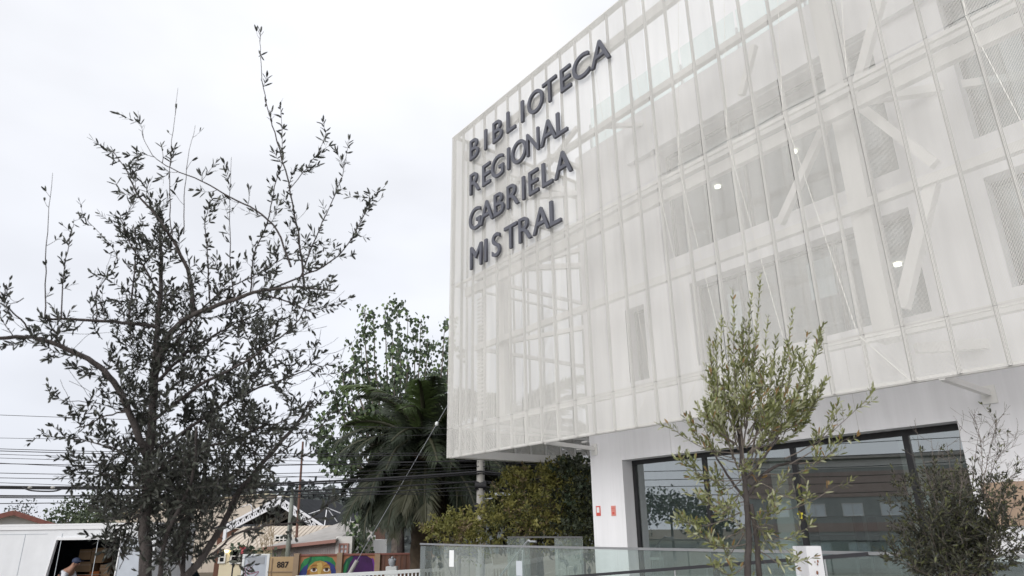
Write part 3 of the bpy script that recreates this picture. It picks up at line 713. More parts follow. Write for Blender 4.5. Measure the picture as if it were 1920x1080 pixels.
# ------------------------------------------------------------------ right olive
def right_olive():
    r = random.Random(5); Y = 4.6
    b1 = at(1402, 1080, Y); base = Vector((b1.x, b1.y, 0))
    root = thing('olive_tree', base, 'young pale green olive tree with upright wands before the ground floor glazing', 'tree')
    tr = MB(); wood = MB(); lv = Leaves(); LF = (.052, .0130); W5 = (4, 5, 3, 3, .35)
    tk = smooth_path([base, base+Vector((0, 0, .7)), b1, at(1404, 1010, Y), at(1400, 940, Y), at(1394, 880, Y)], 5)
    K = len(tk)-1; tr.tube([p+rvec(r)*.003 for p in tk], [.025-.009*i/K for i in range(K+1)], 9)
    tk2 = smooth_path([base+Vector((.09, .02, 0)), base+Vector((.08, 0, .7)), at(1424, 1080, Y+.02), at(1419, 1010, Y), at(1408, 945, Y)], 5)
    K = len(tk2)-1; tr.tube(tk2, [.023-.009*i/K for i in range(K+1)], 9)
    for px, a, b in (([(1396,890),(1388,840),(1384,800),(1380,760)], .016, .008), ([(1403,930),(1430,890),(1470,870),(1510,868)], .013, .007), ([(1398,900),(1430,860),(1460,820)], .012, .006),
                     ([(1400,940),(1370,900),(1345,860),(1330,830)], .010, .005)):
        limb(tr, px, Y, a, b, r.uniform(-.15, .15), 4, 7, r)
    tips = [(1335,625),(1370,548),(1407,558),(1425,520),(1492,585),(1522,632),(1554,615),(1458,640),(1320,645),(1345,600),(1390,610),(1440,600),(1480,650),(1500,660),(1535,700),(1360,640),(1415,640),(1540,740),
            (1330,700),(1310,760),(1380,690),(1430,700),(1470,720),(1350,740),(1400,740),(1500,760),(1560,720),(1340,790),(1450,770),(1520,800)]
    tips = [(1432+(x-1432)*.92, y-10) for x, y in tips]
    for j, (tx, ty) in enumerate(tips):
        sx_ = 1395 + (tx-1420)*.22 + r.uniform(-12, 12); sy_ = r.uniform(800, 900); Yt = Y+r.uniform(-.42, .42)
        mid = (sx_*.4+tx*.6 + (tx-1420)*.10, sy_*.55+ty*.45)
        pts = limb(wood, [(sx_, sy_), mid, (tx, ty)], Y, .0055, .0012, Yt-Y, 7, 5, r)
        # leafy top half: pairs hugging the wand
        n_ = int(30+r.random()*8); Lp = len(pts)-1; ang = r.random()*6
        for k in range(n_):
            t = .30+.70*k/n_; p, d = along(pts, t); s1 = d.cross(Vector((.2, .4, .5))).normalized(); s2 = d.cross(s1); ang += 1.6+r.uniform(-.3, .3)
            for sg_ in (0, math.pi):
                side = s1*math.cos(ang+sg_)+s2*math.sin(ang+sg_)
                lv.add(p, d*r.uniform(.8, 1.4)+side*.6, d+rvec(r)*.5, LF[0]*r.uniform(.6, 1.15)*(1.05-.35*max(0, t-.8)*5*.4), LF[1]*r.uniform(.8, 1.2), r.choices(range(5), W5)[0])
        for k in range(4):
            p, d = along(pts, r.uniform(.12, .75))
            shoot(wood, lv, r, p, d+rvec(r)*.8, r.uniform(.10, .26), .0022, .45, .25, LF, .022, .08, 5, W5, .9, 1, .1)
    for (sx_, sy_, tx, ty, n_) in ((1390,960,1270,975,12),(1395,900,1280,862,14),(1385,850,1245,795,7),(1390,870,1290,795,9),(1380,860,1318,800,12),(1420,960,1582,905,4),(1430,890,1570,840,7),(1470,860,1632,742,12),(1480,870,1570,770,9),(1500,870,1590,820,8),
                                   (1400,1020,1310,1000,9),(1400,1060,1330,1060,6),(1420,1000,1520,985,6),(1420,1030,1500,1050,5),(1395,940,1300,930,9),(1400,990,1290,1000,6),(1420,980,1465,900,7),(1420,900,1520,930,5),(1390,900,1340,900,12),(1390,920,1350,960,12),(1410,980,1450,960,8),(1395,1000,1360,1040,8)):
        pts = limb(wood, [(sx_, sy_), ((sx_+tx)/2+r.uniform(-8, 8), (sy_+ty)/2+18), (tx, ty)], Y, .0045, .001, r.uniform(-.35, .35), 6, 5, r)
        for k in range(n_):
            p, d = along(pts, .35+.65*(k+r.random())/n_)
            shoot(wood, lv, r, p, d+rvec(r)*.75, r.uniform(.04, .12), .0014, .3, .25, LF, .022, .05, 5, W5, .95, 0)
    for k in range(22):
        p, d = along(tk, r.uniform(.55, 1.0)); shoot(wood, lv, r, p, rvec(r)+Vector((0, 0, .2)), r.uniform(.15, .4), .002, .15, .35, LF, .03, .3, 5, W5, .45, 2, .1)
    tr.build('trunk', 'bark_mid', root, base); wood.build('branches', 'bark_grey', root, base)
    lv.build(root, ['olive_pale_a', 'olive_pale_b', 'olive_pale_c', 'olive_pale_d', 'olive_pale_e'], base)
    q = at(1500, 964, Y-.05); rb = thing('ribbon', q, 'small yellow ribbon tied to a thin twig of the pale olive tree', 'ribbon')
    MB().box((-.016, -.004, -.003), (.017, .004, .008)).build('ribbon_knot', 'yellow_ribbon', rb)
    MB().box((0, -.0035, -.028), (.010, .0035, -.004)).build('ribbon_tail', 'yellow_ribbon', rb)
right_olive()

def right_bush():
    r = random.Random(12); Y = 5.6
    c = at(1800, 1080, Y); base = Vector((c.x, c.y, 0))
    root = thing('olive_shrub', base, 'dark bushy olive shrub with bare upper twigs at the right edge', 'shrub')
    tr = MB(); wood = MB(); lv = Leaves(); LF = (.042, .0115); W4 = (4, 3, 4, 1.0)
    for k in range(6):
        a_ = k*1.05; d = Vector((math.cos(a_)*.10, math.sin(a_)*.10, 0)); tr.tube(smooth_path([base+d*.4, base+d+Vector((0, 0, .6)), base+d*2.2+Vector((0, 0, 1.25))], 4), [.022]*4+[.014]*4+[.009], 6)
    tips = [(1700,960),(1690,900),(1725,850),(1745,820),(1775,830),(1800,800),(1835,810),(1860,860),(1880,900),(1850,940),(1905,930),(1880,980),(1740,900),(1770,880),(1810,880),(1790,940),(1830,960),(1700,1010),(1680,1040),(1900,1010),(1760,960),(1850,1000),(1720,1050),(1800,1000),(1780,1040),(1840,1050),(1740,990)]
    for j, (tx, ty) in enumerate(tips):
        sx_ = 1795+(tx-1795)*.25; pts = limb(wood, [(sx_, 1090), ((sx_+tx)/2+r.uniform(-15, 15), (1090+ty)/2), (tx, ty)], Y, .007, .0014, r.uniform(-.45, .45), 5, 5, r)
        for k in range(13):
            t = .15+.85*(k+r.random())/13; p, d = along(pts, t); py = 1090+(ty-1090)*t
            dens = 1.0 if py > 910 else (.3 if py > 870 else 0.0)
            shoot(wood, lv, r, p, d*.6+rvec(r)*.9, r.uniform(.08, .22), .0019, .25, .35, LF, .02, .08, 4, W4, dens, 2, .09)
    for (pts_, n_) in (([(1835,960),(1842,890),(1838,830),(1830,790)], 8), ([(1845,940),(1860,880),(1885,840),(1912,815)], 7), ([(1840,930),(1850,870),(1862,820),(1872,790)], 8), ([(1845,950),(1890,900),(1915,880)], 6)):
        pts = limb(wood, pts_, Y, .004, .001, r.uniform(-.2, .2), 5, 5, r)
        for k in range(n_*2):
            p, d = along(pts, .15+.85*r.random()); shoot(wood, lv, r, p, d+rvec(r)*.8, r.uniform(.06, .2), .0014, .2, .4, LF, .03, .3, 4, W4, .03 if r.random() < .15 else 0.0, 3, .08)
    for k in range(105):
        p = at(1800+r.gauss(0, 48), 1010+r.gauss(0, 48), Y+r.uniform(-.4, .4)); shoot(wood, lv, r, p, rvec(r)+Vector((0, 0, .4)), r.uniform(.08, .22), .002, .25, .35, LF, .02, .05, 4, W4, 1.0, 2, .08)
    tr.build('trunk', 'bark_dark', root, base); wood.build('branches', 'bark_grey', root, base)
    lv.build(root, ['bush_a', 'bush_b', 'bush_c', 'bush_d'], base)
right_bush()

# ------------------------------------------------------------------ generic crowns
def crown(r, blobs, n, size, nm, asp=1.6, flat=.0, shell=.55, droop=0):
    b = MB()
    tot = sum(rad[0]*rad[1]*rad[2] for _, rad in blobs)
    for c, rad in blobs:
        k_ = max(6, int(n*(rad[0]*rad[1]*rad[2])/tot))
        for i in range(k_):
            d = rvec(r); q = shell+(1-shell)*r.random()**.6 if r.random() < .8 else r.random()*shell
            wob = 1+.5*mnoise.noise(d*2.3+Vector(c)*.7)+.25*mnoise.noise(d*6.1+Vector(c))
            if mnoise.noise(d*3.3+Vector(c)*1.3) < -.22: continue
            p = Vector(c)+Vector((d.x*rad[0], d.y*rad[1], d.z*rad[2]))*q*wob
            dr = (d*.6+rvec(r)*.9-Vector((0, 0, droop))).normalized(); x, y, z = leaf_frame(dr, rvec(r)); L = size*r.uniform(.55, 1.35); W = L/asp
            b.add([p, p+x*W*.5+y*L*.45+z*L*.08, p+y*L, p-x*W*.5+y*L*.5+z*L*.06], [(0, 1, 2), (0, 2, 3)], max(0, min(nm-1, int((.5+.85*mnoise.noise(p*(1.1/max(.4, rad[0])))+r.uniform(-.22, .22))*nm))))
    return b
def simple_tree(name, base, label, cat, blobs, n, size, mats, barkm, trunk_top, tr_r, r, group=None, asp=1.6, limbs=6, droop=0, sprays=0):
    root = thing(name, base, label, cat, group); base = Vector(base)
    t = MB(); top = Vector(trunk_top); mid = base.lerp(top, .5)+Vector((r.uniform(-.1, .1), 0, 0))*tr_r*8
    t.tube(smooth_path([base-Vector((0,0,.1)), mid, top], 4), [tr_r*(1-.06*i) for i in range(9)], 8)
    for k in range(min(limbs, len(blobs))):
        c = Vector(blobs[k][0]); s_ = base.lerp(top, r.uniform(.55, 1)); t.tube(smooth_path([s_, s_.lerp(c, .5)+rvec(r)*tr_r*2, c], 3), [tr_r*.5*(1-.11*i) for i in range(7)], 5)
    t.build('trunk', barkm, root, base); cw = crown(r, blobs, n, size, len(mats), asp, droop=droop)
    for k in range(sprays):
        c, rad = r.choice(blobs); d = rvec(r); d.z = abs(d.z)*.9+.05; p = Vector(c)+Vector((d.x*rad[0], d.y*rad[1], d.z*rad[2]))*r.uniform(.75, 1.0)
        dd = (d+Vector((0, 0, .5))+rvec(r)*.5).normalized(); ln = r.uniform(.15, .42); mi = r.choice((0, 1, 1, r.randrange(len(mats))))
        for q_ in range(16):
            q = p+dd*ln*q_/15+Vector((0, 0, -.10*(q_/15)**2)); lr = (dd*.5+rvec(r)).normalized(); x, y, z = leaf_frame(lr, rvec(r)); L = size*r.uniform(.7, 1.4); W = L/asp
            cw.add([q, q+x*W*.5+y*L*.45, q+y*L, q-x*W*.5+y*L*.5], [(0, 1, 2), (0, 2, 3)], mi)
    tag(cw.build('crown', mats, root, base), kind='stuff')
    return root

# ------------------------------------------------------------------ poplar behind the palm
def poplar():
    r = random.Random(3); Y = 32.0
    b0 = at(745, 1000, Y); base = Vector((b0.x, b0.y, STREET)); root = thing('poplar_tree', base, 'airy multi-stemmed tree with round leaves rising behind the palm', 'tree')
    wood = MB(); wood.tube([base, Vector((b0.x, b0.y, 1.5)), at(745, 900, Y)], [.3, .25, .18], 8)
    b = MB()
    tips = [(683,578),(700,590),(722,578),(745,572),(765,590),(790,600),(660,640),(640,690),(780,625),(802,640),(815,700),(625,730),(655,700),(676,640),(735,620),(752,640),(618,800),(610,850),(640,820),(700,700),(720,720),(770,700),(690,760),(835,610),(845,650),(850,600),(830,680),(660,770),(740,700)]
    def bunch(p, n, sp, vs=1.3):
        for i in range(n):
            q = p+Vector((r.gauss(0, sp), r.gauss(0, sp), r.gauss(0, sp*vs))); d = (Vector((r.uniform(-.5, .5), r.uniform(-.5, .5), -.8))); x, y, z = leaf_frame(d, rvec(r)+Vector((0, -.7, 0))); L = r.uniform(.13, .25); W = L*.95
            b.add([q, q+x*W*.5+y*L*.35, q+y*L, q-x*W*.5+y*L*.35], [(0, 1, 2), (0, 2, 3)], r.choices(range(3), (5, 4, 2))[0])
    for (tx, ty) in tips:
        sx_ = 745+(tx-745)*.25; pts = limb(wood, [(745+(tx-745)*.1, 900), (sx_+(tx-745)*.25, 820 if ty < 760 else 880), (tx+(745-tx)*.12, (ty+820)/2 if ty < 760 else (ty+880)/2), (tx, ty)], Y, .09, .012, r.uniform(-1.6, 1.6), 5, 5, r, .03)
        for k in range(14):
            p, d = along(pts, r.uniform(.42, 1.0)); bunch(p+Vector((r.gauss(0, .25), r.gauss(0, .25), r.gauss(0, .1))), r.randrange(5, 16), .13, 1.7)
        bunch(pts[-1], 16, .17, 1.4)
    for (tx, ty) in ((612,860),(625,840),(655,860),(600,830),(640,880),(612,790),(690,930),(700,860),(672,980),(668,1010),(680,1040),(690,985)):
        for k in range(5): bunch(at(tx+r.gauss(0, 9), ty+r.gauss(0, 10), Y-1), 14, .17)
    wood.build('branches', 'bark_pale', root, base); tag(b.build('crown', ['poplar_a', 'poplar_b', 'poplar_c'], root, base), kind='stuff')
poplar()

# ------------------------------------------------------------------ palms
FROND = []
def frond_mesh(r, L, arch, mi):
    b = MB(); n = 16; pts = []
    ang0 = 0.0; p = Vector((0, 0, 0)); a = arch[0]
    for i in range(n+1):
        pts.append(p.copy()); t = i/n; a = arch[0]+(arch[1]-arch[0])*t**1.3; p = p+Vector((math.cos(a), 0, math.sin(a)))*(L/n)
    b.tube(pts, [.035*(1-.85*i/n)+.004 for i in range(n+1)], 4, 1, False)
    M_ = 84
    for k in range(M_):
        t = .10+.9*k/M_; q, d = along(pts, t); side = Vector((0, 1, 0)); upv = side.cross(d)*-1
        ll = L*.17*math.sin(math.pi*min(1, .12+t*.88))**.6+.05
        for s_ in (1, -1):
            ld = (d*.75+side*s_*.85+upv*r.uniform(.05, .45)*(1 if upv.z > 0 else -1)+Vector((0, 0, -.25*t))+rvec(r)*.10).normalized(); wv = d*.011
            e = q+ld*ll*r.uniform(.85, 1.1)+Vector((0, 0, -.05))
            m_ = q.lerp(e, .5)+Vector((0, 0, .02))
            b.add([q-wv, q+wv, m_+wv*.9, m_-wv*.9, e], [(0, 1, 2, 3), (3, 2, 4)], 0)
    me_o = b.build('frond', ['palm_%s' % 'abcd'[mi], 'palm_d']); me = me_o.data; bpy.data.objects.remove(me_o); return me
_r = random.Random(9)
FR = {'up': [frond_mesh(_r, 1.0, (R_(62), R_(-18)), m_) for m_ in (2, 1)], 'mid': [frond_mesh(_r, 1.0, (R_(34), R_(-58)), m_) for m_ in (1, 0, 0)], 'low': [frond_mesh(_r, 1.0, (R_(-2), R_(-84)), m_) for m_ in (0, 1, 3)]}
def palm(cx, cy, Y, L, label, seed, n=(20, 38, 64)):
    r = random.Random(seed); c = at(cx, cy, Y); base = Vector((c.x, c.y, STREET)); root = thing('palm_tree', base, label, 'tree', None)
    h = c.z-STREET; t = MB()
    rings = 16
    t.tube([(0, 0, h*i/rings) for i in range(rings+1)], [.34+.04*(i % 2) for i in range(rings+1)], 10); t.ico((0, 0, h-.15), .55, 0, (1, 1, 1.1), 2); t.build('trunk', 'palm_dead', root)
    for kind, cnt in zip(('up', 'mid', 'low'), n):
        for k in range(cnt):
            o_ = bpy.data.objects.new('frond', r.choice(FR[kind])); COL.objects.link(o_); o_.parent = root
            s_ = L*r.uniform(.85, 1.15)*{'up': 1.08, 'mid': 1.0, 'low': .97}[kind]; yaw = 2.399*k+r.uniform(-.25, .25); pit = r.uniform(-.22, .22)
            o_.matrix_local = Matrix.Translation((0, 0, h+(.25 if kind == 'up' else 0 if kind == 'mid' else -.25))) @ Matrix.Rotation(yaw, 4, 'Z') @ Matrix.Rotation(pit, 4, 'Y') @ Matrix.Rotation(r.uniform(-.4, .4), 4, 'X') @ Matrix.Diagonal((s_, s_, s_, 1))
    sk = MB()
    for k in range(150):
        a_ = r.random()*6.28; q = Vector((math.cos(a_)*.4, math.sin(a_)*.4, h-r.uniform(.2, 1.0))); e = q+Vector((math.cos(a_)*.5, math.sin(a_)*.5, -r.uniform(.7, 1.6))); m_ = q.lerp(e, .5)+Vector((math.cos(a_), math.sin(a_), 0))*.15
        sd_ = Vector((-math.sin(a_), math.cos(a_), 0))*.07; sk.add([q-sd_*.4, q+sd_*.4, m_+sd_, m_-sd_, e], [(0, 1, 2, 3), (3, 2, 4)])
    tag(sk.build('dead_skirt', 'palm_dead', root), kind='stuff')
palm(795, 858, 24, 3.2, 'large date palm with drooping fronds left of the library corner', 1)
palm(985, 850, 27, 3.6, 'date palm behind the perforated screen and the yellow-green shrubs', 2, (12, 26, 34))

# ------------------------------------------------------------------ shrubs in front of the palms
r = random.Random(31)
def px_blob(px, py, Y, rx, rz, ry=None): p = at(px, py, Y); return ((p.x, p.y, p.z), (rx, ry or rx, rz))
b_ = at(990, 1060, 18.5)
simple_tree('yellow_shrub', (b_.x, b_.y, STREET), 'big yellow-green shrub directly left of the white pier', 'shrub',
    [px_blob(960,935,18.5,.62,.42), px_blob(1000,915,18.6,.55,.45), px_blob(1040,945,18.4,.75,.6), px_blob(935,980,18.3,.7,.5), px_blob(990,985,18.2,.85,.55), px_blob(1050,1000,18.3,.8,.5), px_blob(1075,925,18.9,.6,.55), px_blob(1010,960,18,.7,.5), px_blob(1090,980,18.8,.6,.7), px_blob(970,900,18.8,.28,.22), px_blob(1035,895,18.9,.4,.3)],
    7000, .10, ['shrub_a', 'shrub_b', 'shrub_c', 'shrub_d'], 'bark_grey', at(990, 960, 18.5), .07, r, asp=2.4, sprays=330)
b_ = at(850, 1060, 18.6)
simple_tree('yellow_shrub', (b_.x, b_.y, STREET), 'low thin yellow-green shrub behind the left end of the balustrade', 'shrub',
    [px_blob(840,990,18.6,.45,.28), px_blob(870,985,18.5,.45,.3), px_blob(855,1010,18.3,.6,.3), px_blob(890,1000,18.4,.5,.4), px_blob(815,1000,18.7,.25,.18), px_blob(880,1030,18.2,.7,.4)],
    1700, .09, ['shrub_b', 'shrub_a', 'shrub_d'], 'bark_grey', at(865, 1000, 18.5), .04, r, asp=2.4, sprays=150)
b_ = at(1090, 1060, 18.2)
simple_tree('dark_shrub', (b_.x, b_.y, STREET), 'dark green bushy tree between the yellow shrub and the white pier', 'tree',
    [px_blob(1085,905,18.4,.55,.5), px_blob(1098,950,17.6,.5,.6), px_blob(1065,885,19,.5,.35), px_blob(1098,1005,17.5,.55,.6), px_blob(1070,960,18.0,.4,.5)], 3600, .10, ['mid_green_b', 'dense_b', 'dense_b', 'shrub_c'], 'bark_dark', at(1090, 920, 18.2), .07, r, sprays=110)
b_ = at(1010, 1000, 31)
simple_tree('evergreen_tree', (b_.x, b_.y, STREET), 'dense dark evergreen tree behind the second palm and the shrubs', 'tree',
    [px_blob(960,900,31,2.2,1.6), px_blob(1030,880,31,2.4,1.8), px_blob(1090,900,31,2.2,2.0), px_blob(930,960,30,1.8,1.6), px_blob(1010,960,30,2.4,1.8), px_blob(1100,970,30,2.2,1.8)], 5200, .34, ['dense_a', 'dense_b', 'dense_c'], 'bark_dark', at(1010, 920, 31), .25, r)
b_ = at(760, 1000, 29)
simple_tree('evergreen_tree', (b_.x, b_.y, STREET), 'dark brownish evergreen mass behind the date palm', 'tree',
    [px_blob(730,830,29,.9,1.2), px_blob(745,780,29,.7,.7), px_blob(770,880,29,1.4,1.3), px_blob(830,900,29,1.4,1.4), px_blob(720,890,29,.9,1.0), px_blob(850,980,28,1.5,1.2), px_blob(700,930,29.5,.6,.8)], 4200, .26, ['dense_a', 'dense_c', 'dense_b'], 'bark_dark', at(760, 880, 29), .2, r)
# background trees on the left
b_ = at(140, 1000, 46)
simple_tree('broadleaf_tree', (b_.x, b_.y, STREET), 'round mid-green tree behind the box truck', 'tree',
    [px_blob(130,965,46,1.3,1.0), px_blob(165,955,46,1.3,1.1), px_blob(190,975,46,1.2,.9), px_blob(110,975,45.5,.9,.7), px_blob(150,985,45,1.8,.9), px_blob(215,960,47,1.3,1.0)], 3600, .22, ['mid_green_a', 'mid_green_b', 'mid_green_c'], 'bark_grey', at(150, 975, 46), .16, r)
b_ = at(40, 1000, 56)
simple_tree('bare_tree', (b_.x, b_.y, STREET), 'thin greyish tree rising behind the gabled house roof', 'tree',
    [px_blob(30,955,56,.9,.7), px_blob(50,950,56,.8,.7), px_blob(42,965,56,1.2,.6)], 330, .2, ['far_green_b', 'far_green_a'], 'bark_pale', at(40, 965, 56), .1, r)
# far wood on the hill
fw_ = MB(); r = random.Random(77)
for k in range(130):
    x = r.uniform(-66, -8); y = r.uniform(98, 140); h = hill_h(x, y); hz = STREET + max(1, h*math.sin(min(1, (y-95)/45)*math.pi/2)); s_ = r.uniform(1.3, 3.0)
    cc = Vector((x, y, hz+s_*.5))
    for i in range(46):
        d = rvec(r); p = cc+Vector((d.x*s_*1.05, d.y*s_, d.z*s_*r.uniform(.7, 1.2))); dr = d+rvec(r); x_, y_, z_ = leaf_frame(dr, rvec(r)); L = r.uniform(.5, 1.2)
        fw_.add([p, p+x_*L*.5+y_*L*.5, p+y_*L, p-x_*L*.5+y_*L*.5], [(0, 1, 2), (0, 2, 3)], r.randrange(3))
tag(fw_.build('hillside_wood', ['far_green_a', 'far_green_b', 'far_green_c']), 'far wood with haze in its grey-green colour, covering the hill behind the rooftops', kind='stuff')

# ------------------------------------------------------------------ poles and wires
pp = at(901, 1000, 20.5)
up_ = thing('utility_pole', (pp.x, pp.y, STREET), 'pale concrete utility pole standing below the library corner', 'pole')
b = MB(); b.tube([(0, 0, 0), (0, 0, 9.0)], [.14, .10], 8); b.build('pole_shaft', 'concrete', up_)
for z_ in (3.1, 3.6, 4.2): MB().tube([(-.16, -.02, z_), (.16, -.02, z_)], .13, 8).build('clamp_band', 'dark_metal', up_)
quick('meter_box', up_, 'dark_metal', ((-.30, -.16, 2.28), (-.13, .02, 2.62)))
lp = at(930, 931, 20.2)
lm = thing('street_lamp', lp, 'flat grey street lamp on a short arm fixed to the concrete pole', 'street lamp')
ax = pp.x-lp.x+.13; ay = pp.y-lp.y
MB().tube(smooth_path([(ax, ay, -.05), (ax+.2, ay*.5, -.04), (-.05, 0, .03), (.05, 0, .05)], 4), [.022]*13, 6).build('lamp_arm', 'bluegrey_metal', lm)
hd_ = MB(); hd_.prism([(-.05, -.09, .03), (.12, -.11, .05), (.42, -.06, .02), (.42, .06, .02), (.12, .11, .05), (-.05, .09, .03)], (0, 0, .06)); hd_.build('lamp_head', 'blind', lm)
MB().box((.05, -.07, .02), (.36, .05, .035)).build('lamp_lens', 'paper', lm)
# leaning reddish pole and greenish pole
a_, c_ = at(556, 1005, 34), at(568, 828, 34); dz = (c_-a_)/(c_.z-a_.z)
rp_ = thing('wooden_pole', a_+dz*(STREET-a_.z), 'thin reddish wooden pole leaning slightly beside the white truss', 'pole')
MB().tube([(0, 0, 0), c_-(a_+dz*(STREET-a_.z))], [.075, .05], 7).build('pole_shaft', 'wood_red', rp_)
a_, c_ = at(539, 1045, 30), at(548, 928, 30); dz = (c_-a_)/(c_.z-a_.z)
gp = thing('utility_pole', a_+dz*(STREET-a_.z), 'greenish grey pole standing behind the wall numbered 887', 'pole')
MB().tube([(0, 0, 0), c_-(a_+dz*(STREET-a_.z))], [.12, .085], 8).build('pole_shaft', 'wood_grey', gp)
MB().box((-.02, -.14, 3.0), (.05, -.10, 3.35)).build('pole_plate', 'dark_metal', gp)
a_, c_ = at(661, 905, 38), at(659, 930, 38)
mm_ = thing('antenna_mast', (a_.x, a_.y, STREET), 'thin white mast at the left edge of the palm', 'mast')
MB().tube([(0, 0, 0), (0, 0, at(659, 905, 38).z-STREET)], .04, 6).build('mast_tube', 'truss_white', mm_)
# wires: (left y at x=0, right y at x=900, radius, sag px)
WIRES = [(778, 805, .008, 4), (822, 812, .007, 14), (842, 848, .010, 12), (846, 852, .012, 12), (852, 866, .008, 8), (859, 872, .008, 8), (870, 862, .012, 16), (888, 874, .010, 18), (897, 880, .010, 18), (914, 884, .030, 22), (917, 888, .022, 22), (931, 902, .024, 18), (934, 912, .016, 16), (945, 918, .012, 10), (905, 930, .008, 4), (868, 905, .007, 6)]
for i, (yl, yr, rad, sag) in enumerate(WIRES):
    A_ = at(-420, yl-(yr-yl)*.45, 19.0+(i % 3)*.15); B_ = at(901, yr, 20.3+(i % 3)*.1); C_ = at(1500, yr+20, 22.5)
    pts = []
    for k in range(25):
        t = k/24; q = A_.lerp(B_, t); q.z += (.87*(1-t)/.68-4*t*(1-t))*sag*.0145; pts.append(q)
    for k in range(1, 9):
        t = k/8; q = B_.lerp(C_, t); q.z -= 4*t*(1-t)*.2; pts.append(q)
    wv = MB().tube(pts, rad, 5).build('overhead_wire', 'cable')
    nm_ = ['topmost thin wire', 'second thin wire from the top', 'upper wire', 'upper paired wire', 'thin upper wire', 'thin middle wire', 'middle wire', 'lower middle wire', 'wire just above the thick cable', 'thickest cable bundle', 'cable lashed under the thickest bundle', 'heavy lower cable', 'cable under the heavy lower cable', 'lowest wire', 'thin wire running down toward the palm', 'thin slanting wire among the middle ones'][i]
    tag(wv, nm_+' strung across the street left of the library', 'wire', 'overhead wires across the street')
sp = thing('cable_splice', at(80, 916, 19.0), 'black splice loop hanging on the thick cable at the far left', 'cable splice')
o0 = at(80, 916, 19.0)
MB().tube([p-o0 for p in smooth_path([at(42, 914, 19), at(60, 920, 18.95), at(100, 921, 18.95), at(118, 916, 19)], 4)], .02, 6).build('cable_loop', 'cable', sp)
for x_ in (56, 99): MB().ico(at(x_, 914, 18.97)-o0, .055, 0, (1.2, .8, .8), 1).build('clamp', 'concrete', sp)
# guy wire with guard
a_, c_ = at(655, 1076, 21), at(838, 762, 20.6)
gw = thing('guy_wire', a_, 'slanting guy wire with a grey guard running up past the palm', 'guy wire')
d_ = c_-a_; MB().tube([(0, 0, 0), d_*1.1], .008, 5).build('wire', 'bluegrey_metal', gw); MB().tube([-d_*.25, d_*.075], .06, 7).build('wire_guard', 'concrete', gw); MB().ico(d_*.89, .06, 0, (1, 1, 1.3), 1).build('insulator', 'paper', gw)

# ------------------------------------------------------------------ box truck with open side door
TY = 20.0
tl = at(-150, 988, TY); th = 1.86; tx0 = -17.2; tx1 = at(292, 995, TY).x
truck = thing('box_truck', (0, 0, 0), 'white box truck with its side door open, parked behind the dark olive tree', 'truck')
dx0, dx1, dxt0 = at(100, 1070, TY).x, at(214, 1070, TY).x, at(108, 1010, TY).x; dzt = at(150, 1011, TY).z
fl = STREET+1.0
b = MB(); b.prism([(tx0, TY, fl), (dx0-.25, TY, fl), (dxt0, TY, dzt), (dx1+.05, TY, dzt), (dx1, TY, fl), (tx1, TY, fl), (tx1, TY, th), (tx0, TY, th)], (0, .05, 0)); b.build('side_panel', 'truck_white', truck)
quick('roof_rail', truck, 'truck_trim', ((tx0-.03, TY-.03, th), (tx1+.03, TY+2.43, th+.05)))
quick('roof_rail', truck, 'truck_trim', ((tx0-.03, TY-.035, th-.10), (tx1+.03, TY-.003, th-.004)))
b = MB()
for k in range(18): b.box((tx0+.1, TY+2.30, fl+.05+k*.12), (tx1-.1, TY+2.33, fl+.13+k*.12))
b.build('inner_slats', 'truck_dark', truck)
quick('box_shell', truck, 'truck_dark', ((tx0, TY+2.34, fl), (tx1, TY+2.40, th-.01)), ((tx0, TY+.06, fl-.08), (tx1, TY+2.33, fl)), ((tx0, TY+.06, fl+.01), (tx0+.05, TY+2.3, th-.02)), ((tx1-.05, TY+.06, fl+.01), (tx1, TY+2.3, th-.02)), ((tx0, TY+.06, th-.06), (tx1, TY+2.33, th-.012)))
b = MB(); b.beam((dxt0-.02, TY-.015, dzt+.02), (dx1+.1, TY-.015, dzt+.02), .03, .07); b.beam((dx0-.28, TY-.015, fl), (dxt0-.01, TY-.015, dzt), .03, .06, up=Vector((0,1,0))); b.beam((dx1+.03, TY-.015, fl), (dx1+.08, TY-.015, dzt), .03, .06, up=Vector((0,1,0))); b.build('door_frame', 'truck_trim', truck)
quick('open_door', truck, 'pale_blue_door', ((dx1+.14, TY-.10, fl), (dx1+.80, TY-.06, dzt)))
b = MB()
for k in range(6): b.box((tx0+.6+k*1.02, TY-.008, fl+.05), (tx0+.615+k*1.02, TY-.001, th-.2))
b.box((tx0+.05, TY-.007, th-.22), (dxt0-.3, TY-.001, th-.205)); b.build('panel_seam', 'blind', truck)
quick('end_panel', truck, 'truck_white', ((tx1+.002, TY, fl-.08), (tx1+.04, TY+2.41, th-.002)))
cabx = tx0-.15
b = MB(); b.prism([(cabx, TY+.1, STREET+.6), (cabx-1.9, TY+.1, STREET+.6), (cabx-1.9, TY+.1, STREET+1.5), (cabx-1.3, TY+.1, STREET+2.4), (cabx, TY+.1, STREET+2.5)], (0, 2.1, 0)); b.build('cab', 'truck_white', truck, bevel=.05)
b = MB(); b.prism([(cabx-.5, TY+.085, STREET+1.55), (cabx-1.62, TY+.085, STREET+1.55), (cabx-1.2, TY+.085, STREET+2.25), (cabx-.5, TY+.085, STREET+2.25)], (0, .012, 0)); b.build('cab_window', 'car_glass', truck)
for wx in (tx1-1.3, tx1-2.4, cabx-.9):
    for wy in (TY+.15, TY+1.95):
        wh = MB().tube([(wx, wy, STREET+.45), (wx, wy+.3, STREET+.45)], .45, 18).build('wheel', 'rubber', truck); MB().tube([(wx, wy-.01, STREET+.45), (wx, wy+.31, STREET+.45)], .24, 12).build('rim', 'chrome', wh)
